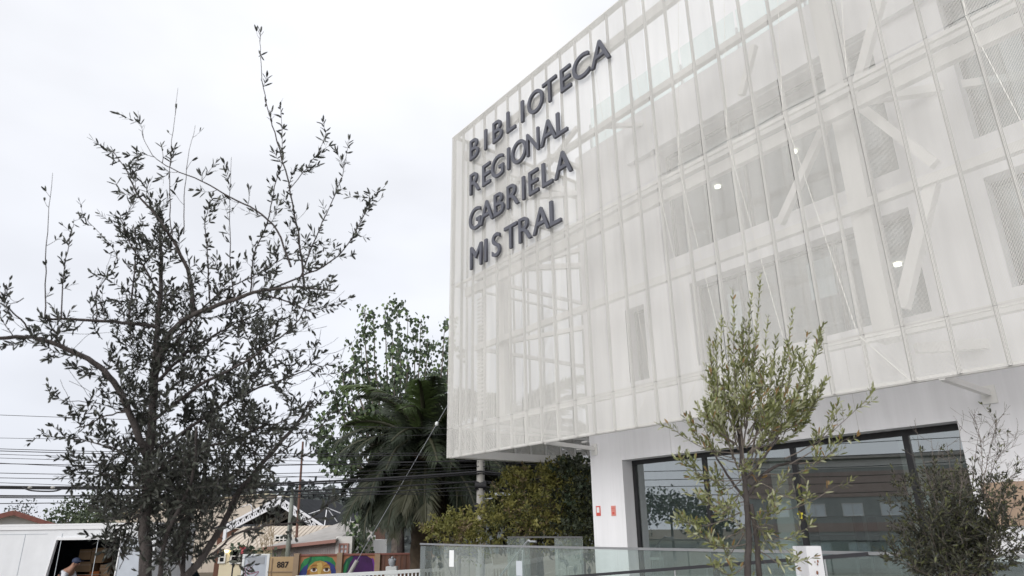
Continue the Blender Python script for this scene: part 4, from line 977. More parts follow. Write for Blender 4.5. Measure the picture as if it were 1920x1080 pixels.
# cargo
r = random.Random(4); kk = 0
for (px, py, wpx, hpx, mm, lab) in ((165,1040,22,18,'cardboard','small tan cardboard box on top of the stack inside the truck'), (188,1042,24,26,'cardboard','upright brown cardboard box by the right jamb of the truck door'), (160,1066,30,22,'cardboard','wide cardboard box behind the man in the truck'), (170,1084,46,22,'orange_plastic','orange plastic crate low in the truck opening'), (200,1076,20,30,'cardboard','tall cardboard carton at the right of the orange crate')):
    q = at(px, py+hpx/2, 21.4); wm = wpx*21.4/1358; hm_ = hpx*21.4/1358
    bx = thing('cargo_box', q, lab, 'box', 'boxes inside the truck')
    MB().box((-wm/2, -.2, 0), (wm/2, .25, hm_)).build('carton', mm, bx, bevel=.01); MB().box((-wm/2+.01, -.205, hm_*.72), (wm/2-.01, -.2, hm_*.8)).build('tape', 'tan_panel', bx)
    if q.z > fl+.3:
        pass

# ------------------------------------------------------------------ man in the truck opening
def skin_mesh(name, verts, edges, radii, m_, root, sub=2):
    me = bpy.data.meshes.new(name); me.from_pydata(verts, edges, []); ob = bpy.data.objects.new(name, me); COL.objects.link(ob)
    ob.modifiers.new('Skin', 'SKIN'); sv = me.skin_vertices[0].data
    for i, q in enumerate(radii): sv[i].radius = (q, q) if not hasattr(q, '__len__') else q
    sv[0].use_root = True
    s_ = ob.modifiers.new('Sub', 'SUBSURF'); s_.levels = sub; s_.render_levels = sub
    dg = bpy.context.evaluated_depsgraph_get(); dg.update(); nm = bpy.data.meshes.new_from_object(ob.evaluated_get(dg)); bpy.data.objects.remove(ob)
    nm.materials.clear(); nm.materials.append(M[m_])
    for p in nm.polygons: p.use_smooth = True
    o_ = bpy.data.objects.new(name, nm); COL.objects.link(o_); o_.parent = root; return o_
hd = at(142, 1056, TY+.35)
man = thing('person', (hd.x-.35, TY+.35, fl), 'man in a white shirt, dark vest and blue cap bending in the truck doorway', 'person')
hz_ = hd.z-fl
ph = Vector((0, 0, .82)); hip = [(0, 0, .82)]
V_ = [(0,0,.82),(.10,0,1.0),(.22,0,hz_-.20),(.28,0,hz_-.10),(.35,0,hz_),(.37,0,hz_+.07),
      (0,-.10,.80),(.04,-.12,.44),(-.02,-.13,.07),(.10,-.13,.03), (0,.10,.80),(.05,.12,.44),(0,.13,.07),(.12,.13,.03),
      (.20,-.19,hz_-.26),(.24,-.25,hz_-.52),(.42,-.22,hz_-.66), (.20,.19,hz_-.26),(.30,.24,hz_-.50),(.50,.20,hz_-.62)]
E_ = [(0,1),(1,2),(2,3),(3,4),(4,5),(0,6),(6,7),(7,8),(8,9),(0,10),(10,11),(11,12),(12,13),(2,14),(14,15),(15,16),(2,17),(17,18),(18,19)]
RD = [.13,.13,.13,.055,.095,.085, .085,.06,.045,.04, .085,.06,.045,.04, .06,.045,.035, .06,.045,.035]
body = skin_mesh('body', V_, E_, RD, 'skin', man)
skin_mesh('shirt', [V_[i] for i in (1,2,14,15,17,18)]+[tuple(Vector(V_[15]).lerp(Vector(V_[16]), .85)), tuple(Vector(V_[18]).lerp(Vector(V_[19]), .85))], [(0,1),(1,2),(2,3),(3,6),(1,4),(4,5),(5,7)], [.15,.15,.085,.065,.085,.065,.05,.05], 'shirt', man)
skin_mesh('vest', [(.02,0,.92),(.10,0,1.0),(.21,0,hz_-.23)], [(0,1),(1,2)], [.155,.16,.155], 'vest', man)
skin_mesh('trousers', [V_[i] for i in (0,6,7,8,10,11,12)], [(0,1),(1,2),(2,3),(0,4),(4,5),(5,6)], [.145,.10,.075,.06,.10,.075,.06], 'trousers', man)
for s_ in (-1, 1): MB().ico((.06, s_*.13, .045), .07, 0, (1.9, .7, .7), 2).build('shoe', 'black_frame', man)
cp = MB().ico((.36, 0, hz_+.06), .115, 0, (1, 1, .8), 2); cp.box((.40, -.07, hz_+.045), (.53, .07, hz_+.06)); cp.build('cap', 'cap_blue', man)
MB().ico((.455, 0, hz_-.015), .02, 0, (1.2, .7, 1.1), 1).build('nose', 'skin', man)
for s_ in (-1, 1):
    MB().ico((.437, s_*.035, hz_+.012), .012, 0, (.6, 1, .7), 1).build('eye', 'ink', man); MB().ico((.35, s_*.095, hz_-.005), .028, 0, (.8, .35, 1.2), 1).build('ear', 'skin', man)
    hx = V_[16] if s_ < 0 else V_[19]; hxv = Vector(hx); hb_ = MB(); hb_.ico(hxv+Vector((.03, 0, -.02)), .042, 0, (1.2, .5, .9), 1)
    for f_ in range(4): hb_.tube([hxv+Vector((.06, (f_-1.5)*.016, -.03)), hxv+Vector((.095, (f_-1.5)*.018, -.055)), hxv+Vector((.10, (f_-1.5)*.018, -.085+.006*abs(f_-1.5)))], [.010, .009, .007], 6)
    hb_.tube([hxv+Vector((.02, -s_*.03, -.03)), hxv+Vector((.06, -s_*.05, -.05))], [.011, .008], 6); hb_.build('hand', 'skin', man)
MB().box((.437, -.022, hz_-.05), (.447, .022, hz_-.043)).build('mouth', 'sign_pink', man)

# ------------------------------------------------------------------ cars
def car(loc, rz, paint, label, L=4.5, H=1.75, W=1.8):
    root = thing('parked_car', loc, label, 'car', None, rz); h = H
    prof = [(-L/2, .35), (-L/2+.05, .95), (-L/2+.35, 1.05), (-L/2+.9, h), (L/2-1.6, h), (L/2-1.0, 1.08), (L/2-.1, .92), (L/2, .40)]
    bm_ = MB(); bm_.prism([(x, -W/2, z) for x, z in prof], (0, W, 0)); bo = bm_.build('body', paint, root, bevel=.07)
    for s_ in (-1, 1):
        y_ = s_*(W/2+.003); wdw = [(-L/2+.75, 1.12), (-L/2+1.05, h-.12), (L/2-1.7, h-.12), (L/2-1.22, 1.12)]
        for (f0, f1) in ((0, .48), (.52, 1)):
            xs0 = [wdw[0][0]+(wdw[3][0]-wdw[0][0])*f0, wdw[1][0]+(wdw[2][0]-wdw[1][0])*f0, wdw[1][0]+(wdw[2][0]-wdw[1][0])*f1, wdw[0][0]+(wdw[3][0]-wdw[0][0])*f1]
            MB().prism([(xs0[0], y_, 1.12), (xs0[1], y_, h-.12), (xs0[2], y_, h-.12), (xs0[3], y_, 1.12)], (0, s_*.006, 0)).build('window', 'car_glass', root)
        for wx in (-L/2+.85, L/2-.85):
            wh = MB().tube([(wx, s_*(W/2-.2), .34), (wx, s_*(W/2+.02), .34)], .34, 18).build('wheel', 'rubber', root)
            rm_ = MB(); rm_.tube([(wx, s_*(W/2+.018), .34), (wx, s_*(W/2+.03), .34)], .10, 10)
            for q in range(5):
                a_ = q*1.2566; rm_.beam((wx, s_*(W/2+.03), .34), (wx+math.cos(a_)*.24, s_*(W/2+.03), .34+math.sin(a_)*.24), .06, .02)
            rm_.build('rim', 'chrome', wh)
        MB().ico((L/2-.03, s_*.62, .82), .10, 0, (.5, 1.5, .8), 1).build('headlight', 'paper', root)
        MB().box((L/2-1.3, s_*(W/2+.02), 1.1), (L/2-1.15, s_*(W/2+.18), 1.22)).build('mirror', paint, root)
    MB().box((-L/2+1.1, -.5, h+.005), (L/2-1.9, -.47, h+.05)).build('roof_rack', 'black_frame', root); MB().box((-L/2+1.1, .47, h+.005), (L/2-1.9, .5, h+.05)).build('roof_rack', 'black_frame', root)
    MB().prism([(L/2-1.57, -W/2+.12, h-.06), (L/2-1.57, W/2-.12, h-.06), (L/2-1.03, W/2-.1, 1.13), (L/2-1.03, -W/2+.1, 1.13)], (.03, 0, .02)).build('windscreen', 'car_glass', root)
    return root
cpos = at(318, 1056, 25.5)
car((cpos.x, 25.7, STREET), 0.0, 'car_white', 'white car parked at the far kerb between the truck and the cream house', 3.9, cpos.z-STREET)
cpos = at(372, 1047, 74)
car((cpos.x, 74, STREET), math.pi, 'car_dark', 'dark car with bright wheels parked far down beyond the white car', 4.3, 1.75)

# ------------------------------------------------------------------ houses and walls across the street
def roofquad(b, a, c, d, e, th=.08, mi=0):
    P_ = [Vector(q) for q in (a, c, d, e)]; b.add(P_+[p-Vector((0, 0, th)) for p in P_], [(0,1,2,3),(7,6,5,4),(0,4,5,1),(1,5,6,2),(2,6,7,3),(3,7,4,0)], mi); return b
# gabled house far left
pk = at(27, 957, 42); el = at(-110, 1000, 42); er = at(150, 1004, 42)
hs = thing('gabled_house', (pk.x, 42, STREET), 'house with a low white gable and reddish fascia behind the truck', 'house', rz=math.atan2(28, 42))
O = Vector((pk.x, 42, STREET))
b = MB(); b.prism([(el.x-O.x+.4, 0, 0), (er.x-O.x-.4, 0, 0), (er.x-O.x-.4, 0, er.z-STREET-.15), (0, 0, pk.z-STREET-.18), (el.x-O.x+.4, 0, el.z-STREET-.15)], (0, 9, 0)); b.build('wall', 'house_white', hs)
b = MB(); roofquad(b, (0, -.5, pk.z-STREET), (0, 9.4, pk.z-STREET), (er.x-O.x, 9.4, er.z-STREET), (er.x-O.x, -.5, er.z-STREET)); roofquad(b, (0, 9.4, pk.z-STREET+.01), (0, -.5, pk.z-STREET+.01), (el.x-O.x, -.5, el.z-STREET), (el.x-O.x, 9.4, el.z-STREET)); b.build('roof', 'pink_beige', hs)
b = MB(); b.beam((0, -.52, pk.z-STREET-.14), (er.x-O.x, -.52, er.z-STREET-.14), .04, .26); b.beam((0, -.53, pk.z-STREET-.14), (el.x-O.x, -.53, el.z-STREET-.14), .04, .26); b.build('fascia', 'fascia_red', hs)
for x_ in (-.25, 1.2): MB().box((x_, -.04, 2.75), (x_+.12, -.004, 3.1)).build('vent', 'fascia_red', hs)
# cream house with window
ch = thing('cream_house', (0, 0, 0), 'single-storey cream house with a lit lamp and barred window across the street', 'house')
CY = 33.0
xl, xr = at(412, 1050, CY).x, at(606, 1050, CY).x; ze = at(470, 1027, CY).z; zr = at(500, 987, CY+3).z
b = MB(); b.box((xl, CY, STREET), (xr, CY+6, ze)); b.build('wall', 'cream_wall', ch)
b = MB(); roofquad(b, (xl-.25, CY-.3, ze), (xr+.1, CY-.3, ze), (xr+.1, CY+3, zr), (xl-.25, CY+3, zr)); roofquad(b, (xl-.25, CY+3, zr+.005), (xr+.1, CY+3, zr+.005), (xr+.1, CY+6.3, ze), (xl-.25, CY+6.3, ze)); b.build('roof', 'pink_beige', ch)
b = MB()
for k in range(24): b.beam((xl-.2+k*(xr-xl+.2)/24, CY-.3, ze+.012), (xl-.2+k*(xr-xl+.2)/24, CY+2.98, zr+.012), .03, .025)
b.build('roof_rib', 'pink_beige', ch)
b = MB(); b.prism([(xl-.24, CY-.2, ze-.02), (xl-.24, CY+3, zr-.06), (xl-.24, CY+6, ze-.02)], (.12, 0, 0)); b.build('gable', 'cream_wall', ch)
def house_window(a, c, Yw, parent, bars=3, fm='house_white', gm='car_glass', hb=1):
    p, q = at(*a, Yw), at(*c, Yw); x0, x1, z1, z0 = p.x, q.x, p.z, q.z
    f = MB(); t_ = .07; f.box((x0-t_, Yw-.06, z1), (x1+t_, Yw-.003, z1+t_)); f.box((x0-t_, Yw-.08, z0-t_), (x1+t_, Yw-.003, z0)); f.box((x0-t_, Yw-.06, z0), (x0, Yw-.003, z1)); f.box((x1, Yw-.06, z0), (x1+t_, Yw-.003, z1))
    for k in range(1, bars): xx = x0+(x1-x0)*k/bars; f.box((xx-.025, Yw-.05, z0), (xx+.025, Yw-.02, z1))
    for k in range(1, hb+1): zz_ = z0+(z1-z0)*k/(hb+1); f.box((x0, Yw-.051, zz_-.02), (x1, Yw-.021, zz_+.02))
    o_ = f.build('window', fm, parent); MB().box((x0, Yw-.018, z0), (x1, Yw-.006, z1)).build('pane', gm, o_); return o_
house_window((437, 1031), (462, 1054), CY, ch, 2); house_window((409.5+5, 1036), (420, 1053), CY, ch, 1); house_window((518, 1006), (546, 1016), CY+.6, ch, 4)
q = at(425, 1031, CY-.12); MB().ico(q, .09, 0, (1, 1, 1.2), 2).build('porch_lamp', 'warm_glow', ch)
# steel truss shed behind
ts = thing('truss_shed', (0, 0, 0), 'open shed with white lattice roof truss and dark roof behind the cream house', 'shed')
SY = 44.0
apx, lft, rgt = at(524, 933, SY), at(424, 985, SY), at(608, 988, SY)
def lattice(a, b_, hgt, root, n):
    a = Vector(a); b_ = Vector(b_); m = MB(); dn = Vector((0, 0, -hgt)); m.beam(a, b_, .13, .13); m.beam(a+dn, b_+dn, .11, .11)
    for k in range(n): p = a.lerp(b_, k/n); q_ = a.lerp(b_, (k+.5)/n); e_ = a.lerp(b_, (k+1)/n); m.beam(p, q_+dn, .06, .06); m.beam(q_+dn, e_, .06, .06); m.beam(p, p+dn, .06, .06)
    return m.build('truss', 'truss_white', root)
lattice(lft, apx, .40, ts, 9); lattice(rgt, apx, .40, ts, 9)
b = MB(); b.box((apx.x-.12, SY-.06, apx.z-.48), (apx.x+.12, SY+.06, apx.z+.10)); b.build('ridge_plate', 'truss_white', ts)
for dy in (6, 12): lattice(lft+Vector((0, dy, 0)), apx+Vector((0, dy, 0)), .40, ts, 9); lattice(rgt+Vector((0, dy, 0)), apx+Vector((0, dy, 0)), .40, ts, 9)
b = MB(); up2 = Vector((0, .1, .06)); bk = Vector((0, 14, .3))
roofquad(b, lft+up2, apx+up2, apx+bk, lft+bk, .05); roofquad(b, apx+up2, rgt+up2, rgt+bk, apx+bk, .05); b.build('roof', 'dark_roof', ts)
b = MB(); b.prism([(lft.x, SY+14, STREET), (rgt.x, SY+14, STREET), (rgt.x, SY+14, rgt.z), (apx.x, SY+14, apx.z), (lft.x, SY+14, lft.z)], (0, .2, 0)); b.build('back_wall', 'dark_roof', ts)
for x_ in (lft.x, rgt.x):
    for dy in (0, 6, 12): MB().box((x_-.09, SY+dy-.09, STREET), (x_+.09, SY+dy+.09, lft.z-.2)).build('post', 'truss_white', ts)
mp_ = at(613, 952, SY+.5); b = MB(); b.beam(rgt, mp_, .05, .05); b.beam(mp_, at(575, 965, SY+.5), .04, .04); b.beam(mp_, at(638, 962, SY+1), .05, .05); b.beam(mp_, at(632, 978, SY+1), .04, .04); b.beam(rgt, at(648, 985, SY+1), .05, .05); b.beam(at(476, 966, SY), at(470, 945, SY), .05, .05); b.beam(at(470, 945, SY+.2), at(436, 955, SY+.2), .03, .03); b.build('stay', 'truss_white', ts)
ds = thing('dark_shed', (0, 0, 0), 'low shed with a dark corrugated roof right of the white truss', 'shed')
q0, q1 = at(560, 962, 52), at(662, 985, 52); b = MB(); roofquad(b, (q0.x-6, 52, q0.z-.9), (q1.x+1.5, 52, q0.z-.9), (q1.x+1.5, 58, q0.z+.1), (q0.x-6, 58, q0.z+.1)); b.build('roof', 'dark_roof', ds)
quick('wall', ds, 'brown_wall', ((q0.x-5.8, 52.3, STREET), (q1.x+1.3, 57.8, q0.z-1.02)))
# long beige hall behind (roof line left of truss)
bh = thing('beige_hall', (0, 0, 0), 'long beige hall with a low sloping roof behind the dark olive tree', 'building')
q0, q1, q2 = at(150, 985, 60), at(330, 940, 60), at(455, 928, 60)
b = MB(); b.prism([(q0.x, 60, STREET), (q2.x+2, 60, STREET), (q2.x+2, 60, q2.z), (q1.x, 60, q1.z), (q0.x, 60, q0.z)], (0, 10, 0)); b.build('wall', 'pink_beige', bh)
b = MB(); roofquad(b, (q0.x-.5, 59.6, q0.z+.05), (q1.x, 59.6, q1.z+.06), (q1.x, 70.2, q1.z+.06), (q0.x-.5, 70.2, q0.z+.05)); roofquad(b, (q1.x, 59.6, q1.z+.07), (q2.x+2.3, 59.6, q2.z+.07), (q2.x+2.3, 70.2, q2.z+.07), (q1.x, 70.2, q1.z+.07)); b.build('roof', 'cream_wall', bh)
# grey roofed house
gh = thing('grey_roofed_house', (0, 0, 0), 'house with pale grey roofs and pink fascia behind the painted wall', 'house')
GY = 30.5
a0, a1, a2 = at(498, 1026, GY), at(632, 1011, GY), at(632, 1040, GY)
b = MB(); b.prism([(a0.x+.3, GY, STREET), (a1.x, GY, STREET), (a1.x, GY, a1.z-.1), (a0.x+.3, GY, a0.z-.05)], (0, 5, 0)); b.build('wall', 'corrugated', gh)
b = MB()
for k in range(26):
    t = k/25; x_ = a0.x+.4+(a1.x-a0.x-.5)*t; b.box((x_-.02, GY-.02, STREET), (x_+.02, GY-.001, a0.z+(a1.z-a0.z)*t-.12))
b.build('wall_rib', 'corrugated', gh)
b = MB(); roofquad(b, (a0.x, GY-.4, a0.z), (a1.x+.05, GY-.4, a1.z), (a1.x+.05, GY+2.4, a1.z+.35), (a0.x+.6, GY+2.4, a0.z+.35)); b.build('roof', 'grey_roof', gh)
b = MB(); b.beam((a0.x, GY-.42, a0.z-.06), (a1.x+.05, GY-.42, a1.z-.06), .04, .13); b.build('fascia', 'fascia_pink', gh)
w0, w1 = at(632, 1040, GY+.3), at(664, 1010, GY+.3)
b = MB(); b.box((w0.x, GY-.05, STREET), (w1.x, GY+5, w1.z+.1)); b.build('wall', 'house_white', gh)
b0_, b1_, b2_, b3_ = at(554, 1010, GY+2.2), at(668, 1008, GY+2.2), at(672, 977, GY+5), at(640, 979, GY+5)
b = MB(); roofquad(b, b0_, at(700, 1010, GY+2.2), at(705, 974, GY+5), b3_); b.build('roof', 'grey_roof', gh)
b = MB(); b.box((b0_.x+.3, GY+2.45, STREET), (at(698, 1010, GY+2.2).x, GY+6, b0_.z-.12)); b.build('wall', 'house_white', gh)
house_window((633+6, 1022), (650, 1036), GY-.06, gh, 2, 'fascia_pink', 'blind', 1)
# street wall: post, 887 gate, murals
WY = 28.6
wall = thing('street_wall', (0, 0, 0), 'brown-posted street wall with mural panels and a tan section numbered 887', 'wall')
def wx(px): return at(px, 1060, WY).x
def wz(py, px=600): return at(px, py, WY).z
b = MB(); b.box((wx(503), WY, STREET), (wx(552), WY+.15, wz(1043))); b.build('numbered_panel', 'tan_wall', wall)
b = MB(); b.box((wx(503), WY-.03, wz(1072)), (wx(552), WY-.002, wz(1070))); b.box((wx(509), WY-.03, STREET), (wx(510.5), WY-.002, wz(1045))); b.build('panel_batten', 'tan_post', wall)
for px in (556, 637, 708): MB().box((wx(px-5), WY-.12, STREET), (wx(px+5), WY+.2, wz(1037 if px < 700 else 1040))).build('post', 'tan_post', wall)
MB().box((wx(561), WY, STREET), (wx(632), WY+.12, wz(1042))).build('mural_panel', 'mural_ground', wall)
MB().box((wx(642), WY, STREET), (wx(703), WY+.12, wz(1041))).build('mural_panel', 'mural_ground', wall)
MB().box((wx(556), WY-.05, wz(1042)), (wx(790), WY+.2, wz(1039))).build('coping', 'fascia_red', wall)
MB().box((wx(713), WY, STREET), (wx(800), WY+.12, wz(1041))).build('brown_panel', 'brown_wall', wall)
for k in range(8): MB().box((wx(716+k*10), WY-.02, STREET), (wx(721+k*10), WY-.001, wz(1042))).build('batten', 'wood_red', wall)
def poly(name, pts, m_, lift, parent=wall): return MB().prism([(wx(x), WY-lift, wz(y)) for x, y in pts], (0, -.003, 0)).build(name, m_, parent)
def ell(cx, cy, rx, ry, n=16, a0=0, a1=360): return [(cx+rx*math.cos(R_(a0+(a1-a0)*i/n)), cy+ry*math.sin(R_(a0+(a1-a0)*i/n))) for i in range(n + (0 if a1-a0 == 360 else 1))]
# mural face
poly('painted_scarf', [(563,1072),(564,1058),(570,1048),(580,1044),(592,1043.2),(612,1043.2),(622,1046),(629,1056),(629,1063)]+[(620,1068),(575,1090)], 'mural_green', .002)
poly('painted_fold', [(581,1043.5),(584,1043.5),(583,1052),(577,1060),(572,1065),(577,1055)], 'mural_darkgreen', .006)
poly('painted_hair', [(563,1100),(562,1074),(570,1062),(578,1057),(576,1075),(574,1100)], 'mural_blue', .010)
poly('painted_hair', [(606,1051),(618,1054),(627,1060),(631,1072),(631,1100),(621,1100),(622,1072),(616,1060)], 'mural_blue', .010)
poly('painted_face', [(576,1100),(577,1068),(581,1060),(590,1053),(600,1051),(612,1055),(619,1063),(622,1076),(621,1100)], 'mural_skin', .014)
poly('painted_cheek', [(576.5,1100),(577,1070),(582,1067),(582,1085),(588,1100)], 'mural_shade', .018)
poly('painted_brow_light', [(594,1056),(602,1054),(605,1062),(602,1078),(598,1078),(595,1064)], 'mural_yellow', .018)
for ex in (589.5, 613):
    poly('painted_eye', ell(ex, 1068.6, 6.2, 3.6), 'eye_white', .022); poly('painted_iris', ell(ex+.3, 1068, 3.3, 3.3), 'eye_brown', .026); poly('painted_pupil', ell(ex+.3, 1068, 1.5, 1.5, 10), 'ink', .030)
    s_ = 1 if ex > 600 else -1
    poly('painted_brow', [(ex-7, 1062.5+(.6 if s_ > 0 else 1.5)), (ex-3, 1058.6), (ex+4, 1058.4), (ex+8, 1061+(1.6 if s_ > 0 else 0)), (ex+4, 1060.2), (ex-2, 1060.6)], 'mural_shade', .022)
    poly('painted_lid', [(ex-7, 1068), (ex-3, 1064.6), (ex+3, 1064.4), (ex+7, 1067.5), (ex+3, 1065.8), (ex-3, 1066)], 'ink', .034)
poly('painted_nose', [(598,1078),(602,1078),(605,1090),(595,1090)], 'mural_shade', .022)
poly('painted_lips', [(592,1098),(600,1095),(608,1098),(600,1102)], 'fascia_red', .022)
# second mural
poly('painted_hair', [(644,1100),(643.5,1060),(648,1049),(658,1043),(686,1043),(698,1050),(703,1065),(703,1100)], 'mural_purple', .002)
poly('painted_leaf', [(643.5,1085),(644,1060),(649,1049),(658,1043.5),(662,1046),(656,1056),(652,1072)], 'mural_darkgreen', .006)
poly('painted_leaf', [(644.5,1072),(647,1060),(652,1052),(651,1062),(648,1076)], 'mural_green', .010)
poly('painted_edge', [(696,1046),(700,1050),(703.5,1062),(703.5,1100),(701,1100),(700.5,1064)], 'mural_violet', .006)
# number
me = glyph_mesh('887', .30, .006, .002); me.materials.clear(); me.materials.append(M['ink'])
nm_ = bpy.data.objects.new('house_number', me); COL.objects.link(nm_); nm_.parent = wall; nm_.rotation_euler = (R_(90), 0, 0); nm_.location = (wx(530), WY-.012, wz(1063))
# metal door with scribble
dr_ = thing('metal_gate', (wx(479), WY, STREET), 'pale grey metal gate with reddish graffiti left of the number 887', 'gate')
OX = wx(479); b = MB(); gw_ = wx(500)-wx(456)
b.box((-gw_/2, 0, 0), (gw_/2, .08, wz(1038)-STREET)); b.build('door_leaf', 'pale_blue_door', dr_)
b = MB(); b.box((-gw_/2-.07, -.03, 0), (-gw_/2+.02, -.002, wz(1037)-STREET)); b.box((gw_/2-.02, -.03, 0), (gw_/2+.07, -.002, wz(1037)-STREET)); b.box((-gw_/2+.021, -.03, wz(1040)-STREET), (gw_/2-.021, -.002, wz(1037)-STREET)); b.build('door_frame', 'paper', dr_)
MB().box((-gw_/2+.15, -.012, wz(1056)-STREET), (gw_/2-.12, -.002, wz(1043)-STREET)).build('vent_panel', 'bluegrey_metal', dr_)
b = MB(); r = random.Random(8)
for pts_ in ([(460,1062),(458,1070),(459,1080)], [(468,1058),(462,1066),(462,1076),(468,1080)], [(474,1060),(466,1070),(472,1074),(486,1070),(480,1078),(470,1084)], [(462,1057),(468,1055)]):
    b.tube(smooth_path([(wx(x)-OX, -.006, wz(y)-STREET) for x, y in pts_], 4), .014, 4)
b.build('graffiti_line', 'graffiti', dr_)
# pampas plumes
pg = thing('pampas_grass', (wx(492), 29.6, STREET), 'pampas grass with pale plumes behind the grey gate', 'plant')
r = random.Random(15); b = MB(); pb = MB()
for k in range(60):
    a_ = r.random()*6.28; q = Vector((math.cos(a_)*.2, math.sin(a_)*.2, 1.2)); e = q+Vector((math.cos(a_)*r.uniform(.3, .8), math.sin(a_)*.4, r.uniform(.5, 1.5))); sd_ = Vector((.02, 0, 0)); b.add([q-sd_, q+sd_, e], [(0, 1, 2)])
b.build('blades', 'reed', pg)
for (px, py) in ((482,1003),(488,992),(497,996),(504,1000),(509,990),(492,1008),(500,1012),(512,1004)):
    p = at(px, py, 29.6)-Vector((wx(492), 29.6, STREET)); s0 = Vector((p.x*.3, 0, 1.2)); pb.tube([s0, p-Vector((0, 0, .2))], .012, 4)
    for i in range(26):
        t = r.random(); q = p+Vector((r.gauss(0, .05)*(1-t*.6), r.gauss(0, .05), -.35+t*.6)); sd_ = rvec(r)*.04; pb.add([q, q+sd_, q+Vector((0, 0, .16))+sd_], [(0, 1, 2)])
pb.build('plume', 'plume', pg)
# climbing flowers by the gate
fl_ = thing('flowering_vine', (wx(452), 29.2, STREET), 'thin flowering vine with pink blooms above the grey gate', 'plant')
b = MB(); O2 = Vector((wx(452), 29.2, STREET)); b.tube([Vector((0, 0, 0)), at(452, 1040, 29.2)-O2, at(455, 1022, 29.2)-O2], .02, 5); b.build('stem', 'bark_grey', fl_)
b = MB()
for k in range(70): p = at(462+r.gauss(0, 22), 1029+r.gauss(0, 4), 29.2+r.gauss(0, .2))-O2; x_, y_, z_ = leaf_frame(rvec(r), rvec(r)); b.add([p, p+x_*.08+y_*.08, p+y_*.18, p-x_*.08+y_*.08], [(0, 1, 2), (0, 2, 3)])
tag(b.build('leaves', 'mid_green_b', fl_), kind='stuff')
for (px, py) in ((453,1026),(456,1033),(454,1036),(458,1029)): MB().ico(at(px, py, 29.0)-O2, .085, 0, (1, .6, .9), 1).build('flower', 'flower_pink', fl_)
lpz = at(437, 1058, 29.0); sl_ = thing('bollard_lamp', (lpz.x, 29.0, STREET), 'thin dark post with a small cap before the cream house window', 'post')
MB().tube([(0, 0, 0), (0, 0, lpz.z-STREET)], .03, 6).build('post_shaft', 'dark_metal', sl_); MB().ico((0, 0, lpz.z-STREET), .07, 0, (1, 1, .8), 1).build('post_cap', 'dark_metal', sl_)
# small grey bust on a white plinth before the brown wall
q = at(735, 1062, 27.6); st = thing('garden_ornament', (q.x, q.y, STREET), 'grey ornament on a white plinth before the brown wall', 'ornament')
zq = q.z-STREET; MB().box((-.2, -.2, 0), (.2, .2, zq)).build('plinth', 'paper', st)
b = MB(); b.ico((0, 0, zq+.14), .15, 0, (.9, .8, 1), 2); b.ico((-.09, 0, zq+.22), .07, 0, (1, .8, 1), 1); b.ico((.09, 0, zq+.22), .07, 0, (1, .8, 1), 1); b.ico((0, -.02, zq+.30), .06, 0, (1, 1, 1), 1); b.build('figure', 'bluegrey_metal', st)
# white metal fence in the foreground of the wall
wf = thing('white_fence', (0, 0, 0), 'white metal fence with upright bars below the mural wall', 'fence')
f0, f1 = at(555, 1083, 15.0), at(787, 1070, 16.6)
MB().beam(f0, f1, .05, .07).build('top_rail', 'paper', wf)
n_ = 30
for k in range(n_+1): p = f0.lerp(f1, k/n_); MB().beam((p.x, p.y, STREET), (p.x, p.y, p.z-.03), .03, .02).build('bar', 'paper', wf)
MB().beam((f0.x, f0.y, STREET+.2), (f1.x, f1.y, STREET+.2), .04, .05).build('bottom_rail', 'paper', wf)

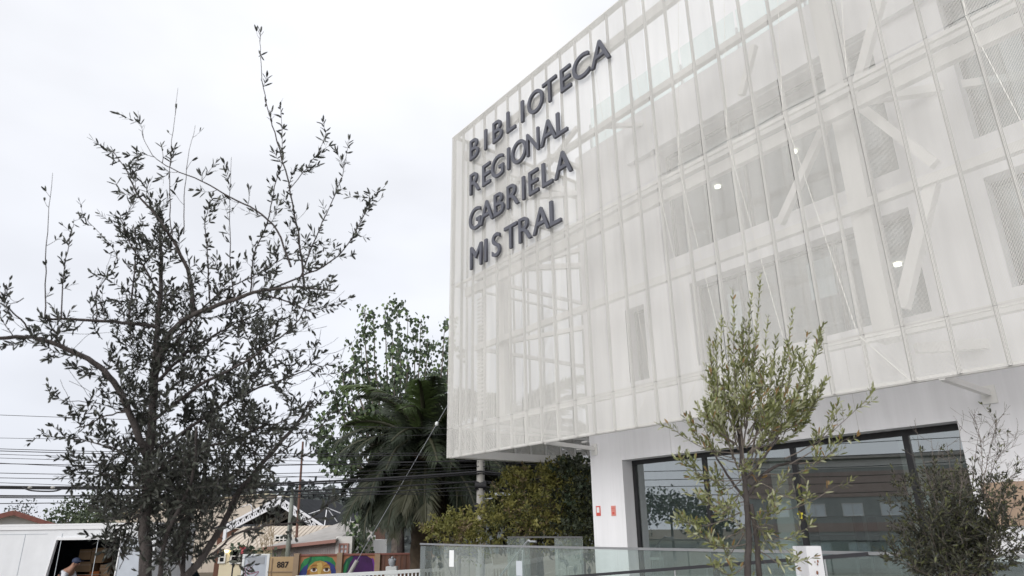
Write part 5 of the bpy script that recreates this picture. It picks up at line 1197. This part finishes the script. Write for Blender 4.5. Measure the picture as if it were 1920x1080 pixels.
# ------------------------------------------------------------------ street side to the left, mirrored in the ground floor glass
ps = thing('school_building', (-40, 2, STREET), 'pink two-storey building with white bands, mirrored in the ground floor glass', 'building', rz=R_(90))
b = MB(); b.box((-15, 0, 0), (9, 9, 7.6)); b.build('wall', 'school_pale', ps)
quick('band', ps, 'pink_school', ((-15.02, -.05, 4.9), (9.02, -.002, 6.7))); quick('band', ps, 'pink_school', ((-15.02, -.05, 2.5), (9.02, -.002, 3.1)))
quick('band', ps, 'house_white', ((-15.02, -.06, 6.95), (9.02, -.002, 7.5)))
quick('roof', ps, 'grey_roof', ((-15.4, -.5, 7.62), (9.4, 9.4, 7.85)))
for k in range(9):
    for z_ in (.9, 3.6):
        x_ = -14+k*2.55; wn = quick('window', ps, 'house_white', ((x_-.06, -.05, z_-.06), (x_+1.36, -.004, z_)), ((x_-.06, -.05, z_+.8), (x_+1.36, -.004, z_+.86)), ((x_-.06, -.05, z_), (x_, -.004, z_+.8)), ((x_+1.3, -.05, z_), (x_+1.36, -.004, z_+.8)), ((x_+.62, -.045, z_), (x_+.68, -.004, z_+.8)))
        MB().box((x_, -.02, z_), (x_+1.3, -.005, z_+.8)).build('pane', 'bright_pane', wn)
r = random.Random(41)
for i, (x_, y_, h_) in enumerate(((-58, 14.5, 5.0), (-62, 18.5, 6.3), (-60, 23, 5.6), (-66, 28, 7.5), (-64, 34, 6.0))):
    simple_tree('street_tree', (x_, y_, STREET), 'leafy street tree mirrored in the leftmost ground floor pane, '+('nearest the pink building', 'second from the pink building', 'middle of the row', 'tallest of the row', 'last of the row')[i], 'tree',
        [((x_+r.uniform(-1.6, 1.6), y_+r.uniform(-2.2, 2.2), h_-2.4+r.uniform(-1.4, .9)), (2.0, 2.0, 1.4)) for k in range(6)], 1500, .4, ['mid_green_a', 'far_green_b', 'mid_green_b'], 'bark_dark', (x_, y_, h_-2.5), .16, r, group='street trees mirrored in the glass')
wv = MB()
for k, zz in enumerate((3.6, 4.1, 4.5, 5.0, 5.6, 6.3)):
    MB_ = MB().tube([(-26, -20, zz), (-26, 6, zz-.35), (-26, 34, zz)], .02, 4).build('overhead_wire', 'cable'); tag(MB_, ['lowest', 'second lowest', 'third lowest', 'third highest', 'second highest', 'highest'][k]+' of the six wires mirrored in the ground floor glass', 'wire', 'wires mirrored in the glass')
